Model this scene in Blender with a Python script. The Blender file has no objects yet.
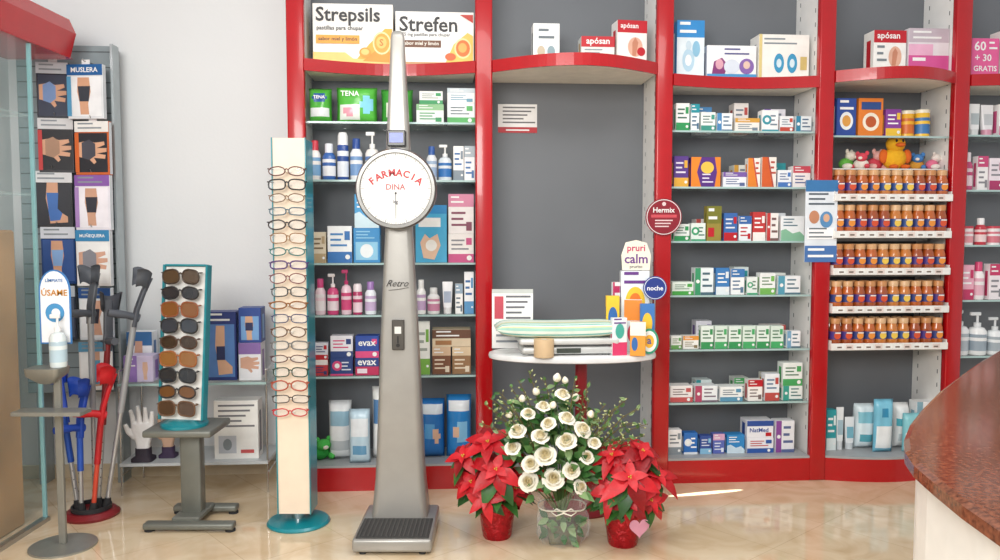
import bpy, bmesh, math, random
from mathutils import Vector, Matrix
random.seed(7)
PI=math.pi
F=800.0; CH=1.3; PIT=math.atan(50/800)
cp,sp=math.cos(PIT),math.sin(PIT)
scn=bpy.context.scene
COL=scn.collection
scn.view_settings.view_transform='Standard'
CAM=Vector((0,0,CH))
def ray(px,py):
    dx=(px-500)/F; dy=(280-py)/F
    return Vector((dx,cp+dy*sp,-sp+dy*cp))
def atz(px,py,z):
    d=ray(px,py); t=(z-CH)/d.z
    return CAM+d*t
class Frame:
    def __init__(s,x,y,a):
        s.O=Vector((x,y,0)); s.a=a
        s.U=Vector((math.cos(a),math.sin(a),0)); s.V=Vector((-math.sin(a),math.cos(a),0))
    def hit(s,px,py,v):
        d=ray(px,py); t=(s.O+s.V*v-CAM).dot(s.V)/d.dot(s.V)
        p=CAM+d*t
        return (p-s.O).dot(s.U),p.z
    def w(s,u,v,z): 
        p=s.O+s.U*u+s.V*v; return Vector((p.x,p.y,z))
SF=Frame(-0.985,3.90,math.radians(4.2))
WF=Frame(0,0,0)
# ---------------------------------------------------------------- materials
MC={}
def lin(h):
    h=h.lstrip('#'); r=[int(h[i:i+2],16)/255 for i in (0,2,4)]
    return [c/12.92 if c<=.04045 else ((c+.055)/1.055)**2.4 for c in r]+[1]
def M(h,rough=.45,metal=0,alpha=1,noise=.06,nscale=14,bump=0,coat=0,emit=0,bscale=60):
    k=(h,rough,metal,alpha,noise,nscale,bump,coat,emit,bscale)
    if k in MC: return MC[k]
    m=bpy.data.materials.new('mat_'+h.lstrip('#')); m.use_nodes=True
    nt=m.node_tree; b=nt.nodes['Principled BSDF']
    c=lin(h)
    b.inputs['Roughness'].default_value=rough; b.inputs['Metallic'].default_value=metal
    b.inputs['Alpha'].default_value=alpha; b.inputs['Coat Weight'].default_value=coat
    if emit: b.inputs['Emission Color'].default_value=c; b.inputs['Emission Strength'].default_value=emit
    if noise:
        tc=nt.nodes.new('ShaderNodeTexCoord'); n=nt.nodes.new('ShaderNodeTexNoise'); n.inputs['Scale'].default_value=nscale
        nt.links.new(tc.outputs['Object'],n.inputs['Vector'])
        r=nt.nodes.new('ShaderNodeMapRange'); r.inputs['From Min'].default_value=.3; r.inputs['From Max'].default_value=.7
        r.inputs['To Min'].default_value=1-noise; r.inputs['To Max'].default_value=1+noise
        nt.links.new(n.outputs['Fac'],r.inputs['Value'])
        x=nt.nodes.new('ShaderNodeVectorMath'); x.operation='SCALE'; x.inputs[0].default_value=c[:3]
        nt.links.new(r.outputs['Result'],x.inputs['Scale']); nt.links.new(x.outputs['Vector'],b.inputs['Base Color'])
    else: b.inputs['Base Color'].default_value=c
    if bump:
        n2=nt.nodes.new('ShaderNodeTexNoise'); n2.inputs['Scale'].default_value=bscale
        tc=nt.nodes.new('ShaderNodeTexCoord'); nt.links.new(tc.outputs['Object'],n2.inputs['Vector'])
        bp=nt.nodes.new('ShaderNodeBump'); bp.inputs['Strength'].default_value=bump; bp.inputs['Distance'].default_value=.01
        nt.links.new(n2.outputs['Fac'],bp.inputs['Height']); nt.links.new(bp.outputs['Normal'],b.inputs['Normal'])
    MC[k]=m; return m
P=lambda h:M(h,.42)      # print / carton
# ---------------------------------------------------------------- text
TC={}
def textgeo(s,off=.018):
    if (s,off) in TC: return TC[(s,off)]
    cu=bpy.data.curves.new('t','FONT'); cu.body=s; cu.resolution_u=2; cu.offset=off; cu.fill_mode='FRONT'
    o=bpy.data.objects.new('t',cu)
    me=bpy.data.meshes.new_from_object(o)
    vs=[(v.co.x,v.co.y) for v in me.vertices]; fs=[tuple(p.vertices) for p in me.polygons]
    bpy.data.objects.remove(o); bpy.data.meshes.remove(me); bpy.data.curves.remove(cu)
    xs=[v[0] for v in vs]; ys=[v[1] for v in vs]
    cx=(min(xs)+max(xs))/2; cy=(min(ys)+max(ys))/2
    r=([(x-cx,y-cy) for x,y in vs],fs,max(xs)-min(xs),max(ys)-min(ys)); TC[(s,off)]=r
    return r
# ---------------------------------------------------------------- mesh builder
class MB:
    def __init__(s): s.v=[];s.f=[];s.mi=[];s.sm=[];s.mats=[];s.M=Matrix()
    def mi_(s,m):
        if m not in s.mats: s.mats.append(m)
        return s.mats.index(m)
    def add(s,vs,fs,m,smooth=False):
        k=len(s.v); i=s.mi_(m)
        for v in vs: s.v.append(s.M@Vector(v))
        for f in fs: s.f.append(tuple(a+k for a in f)); s.mi.append(i); s.sm.append(smooth)
        return s
    def box(s,x0,x1,y0,y1,z0,z1,m,ch=0,seg=1):
        if ch<=0:
            vs=[(x,y,z) for z in (z0,z1) for y in (y0,y1) for x in (x0,x1)]
            return s.add(vs,[(0,2,3,1),(4,5,7,6),(0,1,5,4),(2,6,7,3),(0,4,6,2),(1,3,7,5)],m)
        bm=bmesh.new(); bmesh.ops.create_cube(bm,size=1)
        for v in bm.verts:
            v.co=Vector(((x0+x1)/2+v.co.x*(x1-x0),(y0+y1)/2+v.co.y*(y1-y0),(z0+z1)/2+v.co.z*(z1-z0)))
        ch=min(ch,.45*min(x1-x0,y1-y0,z1-z0))
        bmesh.ops.bevel(bm,geom=bm.edges[:],offset=ch,segments=seg,affect='EDGES',profile=.5)
        bm.verts.index_update()
        s.add([v.co.copy() for v in bm.verts],[tuple(v.index for v in f.verts) for f in bm.faces],m,seg>1)
        bm.free(); return s
    def lathe(s,prof,m,n=20,c=(0,0,0),smooth=True,sx=1,sy=1):
        segs=[[prof[0]]]
        for i in range(1,len(prof)):
            segs[-1].append(prof[i])
            if i<len(prof)-1:
                a=Vector(prof[i])-Vector(prof[i-1]); b=Vector(prof[i+1])-Vector(prof[i])
                if a.length>1e-7 and b.length>1e-7 and a.angle(b)>.6: segs.append([prof[i]])
        for sg in segs:
            vs=[];fs=[]
            for r,z in sg:
                for k in range(n):
                    t=2*PI*k/n; vs.append((c[0]+r*sx*math.cos(t),c[1]+r*sy*math.sin(t),c[2]+z))
            for i in range(len(sg)-1):
                for k in range(n):
                    k2=(k+1)%n; fs.append((i*n+k,i*n+k2,(i+1)*n+k2,(i+1)*n+k))
            s.add(vs,fs,m,smooth)
        return s
    def tube(s,pts,r,m,n=8,cap=True,closed=False):
        pts=[Vector(p) for p in pts]; N=len(pts)
        rs=r if isinstance(r,(list,tuple)) else [r]*N
        vs=[];fs=[]; up=None
        for i,p in enumerate(pts):
            if closed: t=pts[(i+1)%N]-pts[i-1]
            else: t=pts[min(i+1,N-1)]-pts[max(i-1,0)]
            t.normalize()
            if up is None: up=Vector((0,0,1)) if abs(t.z)<.9 else Vector((0,1,0))
            a=t.cross(up)
            if a.length<1e-4: a=t.cross(Vector((1,0,0)))
            a.normalize(); b=a.cross(t); up=b
            for k in range(n):
                q=2*PI*k/n; vs.append(p+a*math.cos(q)*rs[i]+b*math.sin(q)*rs[i])
        for i in range(N if closed else N-1):
            j=(i+1)%N
            for k in range(n):
                k2=(k+1)%n; fs.append((i*n+k,i*n+k2,j*n+k2,j*n+k))
        s.add(vs,fs,m,True)
        if cap and not closed:
            s.add([vs[k] for k in range(n)],[tuple(range(n))],m); s.add([vs[(N-1)*n+k] for k in range(n)],[tuple(range(n))[::-1]],m)
        return s
    def prism(s,poly,z0,z1,m,mtop=None):
        n=len(poly)
        s.add([(x,y,z0) for x,y in poly]+[(x,y,z1) for x,y in poly],[(i,(i+1)%n,n+(i+1)%n,n+i) for i in range(n)],m)
        s.add([(x,y,z0) for x,y in poly],[tuple(range(n))[::-1]],m)
        s.add([(x,y,z1) for x,y in poly],[tuple(range(n))],mtop or m); return s
    def prismy(s,poly,y0,y1,m,mf=None):
        n=len(poly)
        s.add([(x,y0,z) for x,z in poly]+[(x,y1,z) for x,z in poly],[(i,(i+1)%n,n+(i+1)%n,n+i) for i in range(n)],m)
        s.add([(x,y0,z) for x,z in poly],[tuple(range(n))],mf or m)
        s.add([(x,y1,z) for x,z in poly],[tuple(range(n))[::-1]],m); return s
    def loft(s,rings,m,cap=True,smooth=True):
        n=len(rings[0]); vs=[p for r in rings for p in r]; fs=[]
        for i in range(len(rings)-1):
            for k in range(n):
                k2=(k+1)%n; fs.append((i*n+k,i*n+k2,(i+1)*n+k2,(i+1)*n+k))
        s.add(vs,fs,m,smooth)
        if cap: s.add(rings[0],[tuple(range(n))[::-1]],m); s.add(rings[-1],[tuple(range(n))],m)
        return s
    def text(s,t,cx,y,cz,w,m,maxh=None,shear=0,off=.018):
        vs,fs,tw,th=textgeo(t,off); k=w/tw
        if maxh and th*k>maxh: k=maxh/th
        return s.add([(cx+(x+z*shear)*k,y,cz+z*k) for x,z in vs],fs,m)
    def disc(s,cx,y,cz,r,m,n=20,rz=None):
        rz=rz or r
        return s.add([(cx+r*math.cos(2*PI*k/n),y,cz+rz*math.sin(2*PI*k/n)) for k in range(n)],[tuple(range(n))],m)
    def ell(s,c,r,m,n=14,k=9):
        c=Vector(c); vs=[];fs=[]
        for i in range(k+1):
            ph=-PI/2+PI*i/k
            for j in range(n):
                t=2*PI*j/n; vs.append((c.x+r[0]*math.cos(ph)*math.cos(t),c.y+r[1]*math.cos(ph)*math.sin(t),c.z+r[2]*math.sin(ph)))
        for i in range(k):
            for j in range(n):
                j2=(j+1)%n; fs.append((i*n+j,i*n+j2,(i+1)*n+j2,(i+1)*n+j))
        return s.add(vs,fs,m,True)
    def art(s,a,w,h,y=0.0):
        X=lambda t:(t-.5)*w; Z=lambda t:t*h
        e=.0007
        for i,it in enumerate(a):
            yy=y-e*(1+i*.6); k=it[0]
            if k=='r':
                _,x0,z0,x1,z1,c=it
                s.add([(X(x0),yy,Z(z0)),(X(x1),yy,Z(z0)),(X(x1),yy,Z(z1)),(X(x0),yy,Z(z1))],[(0,1,2,3)],P(c))
            elif k=='p':
                s.add([(X(p),yy,Z(q)) for p,q in it[1]],[tuple(range(len(it[1])))],P(it[2]))
            elif k=='c':
                _,x,z,r,c=it; s.disc(X(x),yy,Z(z),r*min(w,h),P(c),18)
            elif k=='e':
                _,x,z,rx,rz,c=it; s.disc(X(x),yy,Z(z),rx*w,P(c),20,rz*h)
            elif k=='t':
                _,t,x,z,tw,c=it[:6]; s.text(t,X(x),yy,Z(z),tw*w,P(c),(it[6] if len(it)>6 else .5)*h)
            elif k=='l':
                _,x0,x1,z0,z1,n,c=it
                for q in range(n):
                    zz=z0+(z1-z0)*q/max(n-1,1); th=abs(z1-z0)/max(n-1,1)*.36 if n>1 else .05
                    xe=x1-(x1-x0)*(.12*((q*7)%4))
                    s.add([(X(x0),yy,Z(zz)),(X(xe),yy,Z(zz)),(X(xe),yy,Z(zz+th)),(X(x0),yy,Z(zz+th))],[(0,1,2,3)],P(c))
        return s
    def build(s,name,parent=None,loc=(0,0,0),rz=0):
        me=bpy.data.meshes.new(name); me.from_pydata([tuple(v) for v in s.v],[],s.f)
        for m in s.mats: me.materials.append(m)
        me.polygons.foreach_set('material_index',s.mi); me.polygons.foreach_set('use_smooth',s.sm)
        me.update()
        o=bpy.data.objects.new(name,me); COL.objects.link(o)
        o.location=loc; o.rotation_euler=(0,0,rz)
        if parent: o.parent=parent
        return o
def fixnormals(o):
    bm=bmesh.new(); bm.from_mesh(o.data); bmesh.ops.recalc_face_normals(bm,faces=bm.faces[:]); bm.to_mesh(o.data); bm.free()
LAB=set()
def tag(o,label,cat,group=None):
    n=len(label.split())
    if n>16 or n<4: print('LABELLEN',n,label)
    if label in LAB and not group: print('DUPLABEL',label)
    LAB.add(label)
    o['label']=label; o['category']=cat
    if group: o['group']=group
    return o
def thing(name,label,cat,loc=(0,0,0),rz=0,group=None):
    o=bpy.data.objects.new(name,None); COL.objects.link(o); o.location=loc; o.rotation_euler=(0,0,rz); o.empty_display_size=.05
    return tag(o,label,cat,group)
def struct(o): o['kind']='structure'; return o
def mbx(*a,**k): return MB().box(*a,**k)
def copy_tree(o,parent=None):
    c=o.copy(); COL.objects.link(c)
    if parent: c.parent=parent
    for ch in [x for x in bpy.data.objects if x.parent==o]: copy_tree(ch,c)
    return c
def rr(hw,hd,r,z,cx=0,cy=0,n=4):
    pts=[]
    for qx,qy,a0 in ((1,1,0),(-1,1,PI/2),(-1,-1,PI),(1,-1,1.5*PI)):
        for k in range(n+1):
            a=a0+PI/2*k/n
            pts.append((cx+qx*(hw-r)+r*math.cos(a),cy+qy*(hd-r)+r*math.sin(a),z))
    return pts
ORD=['first','second','third','fourth','fifth','sixth','seventh','eighth','ninth','tenth','eleventh','twelfth','thirteenth','fourteenth','fifteenth','sixteenth','seventeenth','eighteenth','nineteenth']
RED='#c01a28'; WH='#f6f6f4'; TEAL='#1f97a6'; NAVY='#25305f'; BLU='#2f73b8'; GRN='#2f9a5a'; BLK='#26272b'
mRED=M('#b40814',.25,coat=.3,noise=.04); mWH=M('#f2f1ee',.5,noise=.03); mGREY=M('#6e7277',.5,noise=.04,nscale=3)
mSTEEL=M('#b8b8b6',.3,.9); mCHROME=M('#d0d0d0',.15,1)
mGLASS=M('#cfe6e4',.05,alpha=.22,noise=0); mGEDGE=M('#b4d2cf',.15,alpha=.9,noise=0)
# ================================================================= SETTING
mf=bpy.data.materials.new('floor_marble_tile'); mf.use_nodes=True; nt=mf.node_tree; b=nt.nodes['Principled BSDF']
tc=nt.nodes.new('ShaderNodeTexCoord'); mp=nt.nodes.new('ShaderNodeMapping'); mp.inputs['Rotation'].default_value=(0,0,math.radians(49))
br=nt.nodes.new('ShaderNodeTexBrick'); br.offset=0; br.inputs['Scale'].default_value=1; br.inputs['Brick Width'].default_value=.42; br.inputs['Row Height'].default_value=.42
br.inputs['Mortar Size'].default_value=.0018; br.inputs['Mortar Smooth'].default_value=.5; br.inputs['Bias'].default_value=0
br.inputs['Color1'].default_value=lin('#e6d3b6'); br.inputs['Color2'].default_value=lin('#e0cbaa'); br.inputs['Mortar'].default_value=lin('#c9b292')
nz=nt.nodes.new('ShaderNodeTexNoise'); nz.inputs['Scale'].default_value=4; nz.inputs['Detail'].default_value=9; nz.inputs['Distortion'].default_value=1.6
rp=nt.nodes.new('ShaderNodeValToRGB'); rp.color_ramp.elements[0].position=.3; rp.color_ramp.elements[0].color=(.74,.63,.5,1); rp.color_ramp.elements[1].position=.6; rp.color_ramp.elements[1].color=(1,1,1,1)
mx=nt.nodes.new('ShaderNodeMix'); mx.data_type='RGBA'; mx.blend_type='MULTIPLY'; mx.inputs['Factor'].default_value=.65
L=nt.links.new
L(tc.outputs['Object'],mp.inputs['Vector']); L(mp.outputs['Vector'],br.inputs['Vector']); L(tc.outputs['Object'],nz.inputs['Vector']); L(nz.outputs['Fac'],rp.inputs['Fac'])
L(br.outputs['Color'],mx.inputs['A']); L(rp.outputs['Color'],mx.inputs['B']); L(mx.outputs['Result'],b.inputs['Base Color'])
b.inputs['Roughness'].default_value=.07; b.inputs['IOR'].default_value=1.65
fl=MB().box(-3.2,3.6,-.6,4.9,-.06,0,mf); struct(fl.build('floor'))
mwall=M('#dfe1e2',.7,noise=.015,nscale=2,bump=.05)
o=mbx(-2.2,4.6,.335,.42,0,3,mwall).build('wall_back',loc=SF.O,rz=SF.a); struct(o)
o=mbx(-2.56,-2.5,-.6,4.3,0,3,mwall).build('wall_left'); struct(o)
o=mbx(-1.6,-.05,.322,.335,0,.07,M('#cdbda2',.3)).build('baseboard_back',loc=SF.O,rz=SF.a); struct(o)
# ================================================================= SHELVING BAYS
posts=[298,484,663,823,957]
pu=[SF.hit(p,230,0)[0] for p in posts]; pu.append(pu[-1]+.85)
HT=2.75; PW=.042
def shz(px,py,v=.04): return SF.hit(px,py,v)[1]
bays=[
 dict(lab='shelving bay with products behind the tall weighing machine',sh=[122,180,263,315,376],top=(61,-.11),),
 dict(lab='shelving bay with empty grey panel behind the small table',sh=[],top=(63,.2)),
 dict(lab='shelving bay of small medicine cartons right of the grey panel',sh=[131,187,241,295,349,402],top=(76,-.07)),
 dict(lab='shelving bay with five tiers of small brown jars',sh=[136],top=(73,.14)),
 dict(lab='shelving bay cut off by the right edge of the photo',sh=[135,190,245,300,356],top=(76,.05)),
]
shelfz=[]
for i,bd in enumerate(bays):
    u0,u1=pu[i],pu[i+1]; w=u1-u0; mid=(posts[i]+(posts[i+1] if i+1<len(posts) else 1010))/2
    root=thing('shelving_bay',bd['lab'],'shelving',SF.w(u0,0,0),SF.a)
    mbx(.001,w-.001,.305,.333,.12,HT,mGREY).build('back_panel',root)
    for sx in (PW*.3,w-PW*.3-.016):
        s_=mbx(sx,sx+.016,.036,.3045,.12,HT,mWH)
        xx=sx+(-.0006 if sx>.3 else .0166)
        for k in range(34):
            z=.25+k*.072
            for yy in (.075,.25):
                s_.add([(xx,yy,z),(xx,yy+.007,z),(xx,yy+.007,z+.022),(xx,yy,z+.022)],[(0,1,2,3)],M('#5b5e62',.6))
        s_.build('side_panel',root)
    mbx(-PW,PW,-.008,.0355,0,HT,mRED,ch=.008,seg=2).build('upright_post',root)
    if i==4: mbx(w-PW,w+PW,-.008,.0355,0,HT,mRED,ch=.008,seg=2).build('upright_post',root)
    yb,bul=bd['top']; zt=shz(mid,yb,0)
    bd['ztop']=zt; N=20
    arc=[(PW+(w-2*PW)*k/N, -bul*math.sin(PI*k/N) ) for k in range(N+1)]
    s_=MB(); s_.prism(arc+[(w-PW,.304),(PW,.304)],zt-.045,zt,M('#f2ebdc',.5)); s_.build('top_shelf',root)
    e=MB(); outer=[(x,y-.012) for x,y in arc]
    e.prism(outer+arc[::-1],zt-.052,zt+.006,mRED); e.build('red_edging',root)
    zs=[]
    for py in bd['sh']:
        z=shz(mid,py); zs.append(z)
        g=mbx(.03,w-.03,.04,.303,z-.008,z,mGLASS).build('glass_shelf',root)
        mbx(.03,w-.03,.036,.0398,z-.009,z+.0005,mGEDGE).build('glass_edge',g)
    shelfz.append(zs)
    pb={0:.0,1:.1,2:.0,3:.06,4:.0}[i]
    arc=[(PW+(w-2*PW)*k/N,-pb*math.sin(PI*k/N)-.002) for k in range(N+1)]
    MB().prism(arc+[(w-PW,.304),(PW,.304)],0,.118,mRED).build('plinth',root)
    MB().prism(arc+[(w-PW,.304),(PW,.304)],.1185,.13,M('#a5a8aa',.4)).build('base_shelf',root)
    bd['root']=root; bd['w']=w
BASEZ=.1305
# ================================================================= PRODUCTS
def autoart(k,c1,c2,t=None):
    a=[]
    if k=='band': a=[('r',0,0,1,.3,c1),('l',.12,.8,.45,.75,3,c2),('c',.82,.16,.1,WH),('r',.7,.62,.92,.86,c1)]
    elif k=='top': a=[('r',0,.68,1,1,c1),('l',.12,.85,.2,.5,3,c2),('r',.7,.08,.92,.3,c2),('l',.1,.6,.78,.9,2,WH)]
    elif k=='side': a=[('r',0,0,.3,1,c1),('l',.4,.92,.3,.75,3,c2),('c',.15,.5,.1,WH),('r',.3,.0,1,.1,c2)]
    elif k=='logo': a=[('c',.3,.55,.28,c1),('c',.3,.55,.14,WH),('l',.5,.92,.3,.7,3,c2),('r',0,0,1,.1,c1)]
    elif k=='diag': a=[('p',[(0,0),(.75,0),(.35,1),(0,1)],c1),('p',[(.75,0),(.85,0),(.45,1),(.35,1)],c2),('l',.6,.95,.45,.8,3,c2)]
    elif k=='wave': a=[('p',[(0,0),(1,0),(1,.2),(.8,.38),(.5,.3),(.2,.48),(0,.42)],c1),('l',.1,.7,.6,.85,3,c2)]
    elif k=='pic': a=[('r',.08,.08,.92,.6,c1),('e',.5,.34,.25,.2,c2),('l',.1,.8,.7,.88,3,c1)]
    elif k=='two': a=[('r',0,.5,1,1,c1),('r',.08,.12,.5,.38,c2),('l',.1,.7,.62,.85,2,WH)]
    if t: a=[x for x in a if x[0]!='l']+[('t',t[0],t[1],t[2],t[3],t[4])]
    return a
def carton(fr,x0,x1,yt,zb,v,base,art,label,d=None,cat='box',group=None,rot=0,name='product_box',side=None):
    u0,z1=fr.hit(x0,yt,v); u1,_=fr.hit(x1,yt,v); w=max(u1-u0-.003,.01); h=max(z1-zb,.012)
    d=d or min(max(w*.7,.045),.13)
    mb=MB(); mb.box(-w/2,w/2,0,d,0,h,P(base),ch=.0015)
    mb.art(art,w,h)
    sc_=side or next((q[-1] for q in art if isinstance(q[-1],str)),'#b0b0b0')
    mb.add([(w/2+.0004,d*.3,h*.1),(w/2+.0004,d*.7,h*.1),(w/2+.0004,d*.7,h*.8),(w/2+.0004,d*.3,h*.8)],[(0,1,2,3)],P(sc_))
    mb.add([(-w/2-.0004,d*.3,h*.1),(-w/2-.0004,d*.7,h*.1),(-w/2-.0004,d*.7,h*.8),(-w/2-.0004,d*.3,h*.8)],[(3,2,1,0)],P(sc_))
    o=mb.build(name,loc=fr.w((u0+u1)/2,v,zb),rz=fr.a+rot)
    tag(o,label,cat,group); return o,zb+h+.0006
def pouch(fr,x0,x1,yt,zb,v,base,art,label,d=.09,cat='pack',group=None,name='soft_pack'):
    u0,z1=fr.hit(x0,yt,v); u1,_=fr.hit(x1,yt,v); w=u1-u0-.004; h=z1-zb
    N=12; mb=MB()
    def cellcol(s,t):
        c=base
        for it in art:
            if it[0]=='r' and it[1]<=s<=it[3] and it[2]<=t<=it[4]: c=it[5]
            if it[0]=='e' and ((s-it[1])/it[3])**2+((t-it[2])/it[4])**2<1: c=it[5]
        return c
    def pt(i,j,sg):
        s=i/N; t=j/N; a=max((1-abs(2*s-1)**3.5)*(1-abs(2*t-1)**5),0)
        wr=.003*math.sin(9*s+4*t*sg+w*90)
        return ((s-.5)*w*(1-.03*math.sin(t*PI)),d/2+sg*(d/2*a**.6+ (wr if a>.1 else 0)),t*h)
    for sg in (-1,1):
        for i in range(N):
            for j in range(N):
                q=[pt(i,j,sg),pt(i+1,j,sg),pt(i+1,j+1,sg),pt(i,j+1,sg)]
                if sg>0: q=q[::-1]
                mb.add(q,[(0,1,2,3)],M(cellcol((i+.5)/N,(j+.5)/N),.25,bump=.25,bscale=25),True)
    for it in art:
        if it[0]=='t': mb.text(it[1],(it[2]-.5)*w,-.005,it[3]*h,it[4]*w,P(it[5]))
    o=mb.build(name,loc=fr.w((u0+u1)/2,v,zb),rz=fr.a)
    bm=bmesh.new(); bm.from_mesh(o.data); bmesh.ops.remove_doubles(bm,verts=bm.verts[:],dist=.0003); bm.to_mesh(o.data); bm.free()
    tag(o,label,cat,group); return o,z1
def bottle(fr,x0,x1,yt,zb,v,body,cap,lab,kind,label,cat='bottle',group=None):
    u0,z1=fr.hit(x0,yt,v); u1,_=fr.hit(x1,yt,v); r=(u1-u0)/2-.0015; h=z1-zb
    loc=fr.w((u0+u1)/2,v+r,zb)
    mb=MB(); mB=M(body,.25,coat=.3)
    cb=MB(); mC=M(cap,.3)
    if kind=='pump':
        hb=h*.68
        mb.lathe([(0,0),(r*.92,0),(r,.006),(r,hb*.82),(r*.75,hb*.93),(r*.35,hb*.97),(r*.35,hb)],mB)
        cb.lathe([(r*.4,hb-.002),(r*.4,hb+h*.07),(r*.14,hb+h*.08),(r*.14,h*.93)],mC,12)
        cb.box(-r*.9,r*.35,-r*.2,r*.2,h*.92,h,mC,ch=.003); cn='pump_head'
        l0,l1=hb*.15,hb*.72
    elif kind=='cap':
        hb=h*.76
        mb.lathe([(0,0),(r*.93,0),(r,.006),(r,hb*.85),(r*.7,hb*.97),(r*.55,hb)],mB)
        cb.lathe([(r*.62,hb-.003),(r*.62,h-.004),(r*.55,h),(0,h)],mC,16); cn='cap'
        l0,l1=hb*.15,hb*.75
    elif kind=='spray':
        hb=h*.72
        mb.lathe([(0,0),(r*.95,0),(r,.005),(r,hb),(r*.93,hb+.004)],mB)
        cb.lathe([(r*.93,hb),(r*.9,h*.93),(r*.7,h),(0,h)],mC,16); cn='cap'
        l0,l1=hb*.1,hb*.85
    elif kind=='tube':
        hb=h*.2
        mb.loft([rr(r*.8,r*.5,r*.3,hb),rr(r*.9,r*.42,r*.3,h*.5),rr(r,.004,.0035,h*.95),rr(r,.003,.0025,h)],mB)
        cb.lathe([(0,0),(r*.75,0),(r*.78,hb)],mC,16); cb.lathe([(r*.78,hb),(0,hb)],mC,16); cn='cap'; l0=l1=0
        mb.add([(-r*.7,-r*.5,h*.35),(r*.7,-r*.5,h*.35),(r*.7,-r*.38,h*.7),(-r*.7,-r*.38,h*.7)],[(0,1,2,3)],P(lab))
    elif kind=='tin':
        mb.lathe([(0,0),(r,0),(r,.004),(r*.98,.006),(r*.98,h*.86),(r,h*.87)],mB,28)
        cb.lathe([(r*1.0,h*.87),(r*1.0,h*.98),(r*.94,h),(0,h)],mC,28); cn='lid'; l0,l1=h*.12,h*.7
    if l1>l0:
        mb.lathe([(r*1.012,l0),(r*1.012,l1)],P(lab),24)
        mb.lathe([(r*1.018,l0+(l1-l0)*.6),(r*1.018,l0+(l1-l0)*.8)],P(body if body!=lab else cap),24)
    o=mb.build(kind=='tube' and 'cream_tube' or kind=='tin' and 'tin' or 'bottle',loc=loc,rz=fr.a); tag(o,label,cat,group)
    cb.build(cn,o); return o,z1
def row(bi,zb,items,where,v=.06,fr=SF):
    n=0; zt=zb
    for it in items:
        kind=it[0]; opts=it[-1] if isinstance(it[-1],dict) else {}
        on=opts.get('on'); 
        if not on: n+=1
        z=zt if on else zb
        desc=it[-2] if opts else it[-1]
        lab=f"{desc}, {'stacked, ' if on else ''}{ORD[n-1]} from left, {where}"
        vv=opts.get('v',v)
        if kind=='B':
            _,x0,x1,yt,base,ak,c1,c2=it[:8]
            a=opts.get('art') or autoart(ak,c1,c2,opts.get('t'))
            _,zt=carton(fr,x0,x1,yt,z,vv,base,a,lab,d=opts.get('d'),rot=opts.get('rot',0))
        elif kind=='S':
            _,x0,x1,yt,base,a=it[:6]; _,zt=pouch(fr,x0,x1,yt,z,vv,base,a,lab,d=opts.get('d',.09))
        else:
            _,x0,x1,yt,body,cap,lb,bk=it[:8]; _,zt=bottle(fr,x0,x1,yt,z,vv,body,cap,lb,bk,lab,cat={'tube':'tube','tin':'tin'}.get(bk,'bottle'))
# ---- bay A
zA=shelfz[0]; tA=bays[0]['ztop']+.0065
strep=[('p',[(.0,.02),(.99,.02),(.99,.09),(.5,.1),(.4,.2),(0,.2)],'#f9d078'),('p',[(.55,.1),(.99,.04),(.99,.6),(.9,.6),(.7,.34)],'#f6b23c'),('p',[(.62,.06),(.99,.04),(.99,.2),(.8,.26)],'#ee9626'),
 ('e',.86,.36,.115,.19,'#fbe3a4'),('e',.86,.36,.095,.16,'#f2a436'),('e',.855,.37,.065,.1,'#f8c868'),('t','S',.855,.37,.05,'#c8741c',.14),('e',.65,.2,.075,.085,'#f09a2c'),('e',.65,.21,.05,.05,'#f8cc74'),
 ('t','Strepsils',.44,.79,.8,'#1c1c22'),('t','pastillas para chupar',.34,.59,.58,'#55585c'),('r',.04,.34,.58,.48,'#f0a63a'),('t','sabor miel y limón',.31,.41,.48,'#3a2a18')]
carton(SF,312,393,3,tA,.13,'#faf8f2',strep,'large white and orange lozenge carton, left on the top red shelf',d=.12,side='#f7c65a')
stref=[('r',0,0,1,.07,'#c89a68'),('t','Strefen',.42,.77,.74,'#1c1c22'),('t','8,75 mg pastillas para chupar',.37,.57,.66,'#55585c'),('r',.06,.34,.58,.47,'#6b3f22'),('t','sabor miel y limón',.32,.405,.46,'#f4f0e4'),
 ('p',[(.64,.07),(.99,.07),(.99,.56),(.92,.62),(.74,.4)],'#f9c860'),('e',.86,.33,.11,.19,'#fbe3a4'),('e',.86,.33,.09,.155,'#e2762c'),('e',.855,.34,.055,.09,'#f4b45a'),('p',[(.82,.95),(.99,.95),(.99,.8)],'#c2392e'),('e',.7,.17,.07,.07,'#d8642c')]
carton(SF,395,474,11,tA,.135,'#f9f8f4',stref,'large white and brown lozenge carton, right end of top red shelf',d=.12,side='#b08a60')
wA=lambda n:f"{n} shelf behind tall scale"
row(0,zA[0],[
 ('S',307,331,87,'#4fb03e',[('r',.1,.15,.9,.45,'#e8ecec'),('e',.5,.7,.3,.15,'#2a5aa0'),('t','TENA',.5,.72,.5,WH)],'small green pad pack'),
 ('S',335,377,86,'#57bb43',[('r',.05,.1,.6,.5,'#eef2ea'),('e',.3,.3,.12,.14,'#e8a0b0'),('e',.78,.5,.16,.24,'#8cd8ee'),('t','TENA',.35,.8,.45,WH)],'wide bright green pad pack'),
 ('S',380,413,88,'#3f9b3a',[('r',.2,.2,.8,.6,'#dfe9d4'),('r',.3,.7,.8,.85,'#2a7a3a')],'dark green pad pack'),
 ('B',416,444,104,'#eef4ee','top','#8cc08a',GRN,'low white and green carton'),
 ('B',419,443,91,'#f6f8f4','band',GRN,'#7a8a80','white carton',{'on':1}),
 ('B',447,475,103,'#f2f6f8','band','#4fae5a','#5a6a70','white lime banded carton'),
 ('B',447,475,88,'#f7f7f4','top','#c9d6dc','#68a0b8','white and grey carton',{'on':1})],wA('first'),v=.07)
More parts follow.
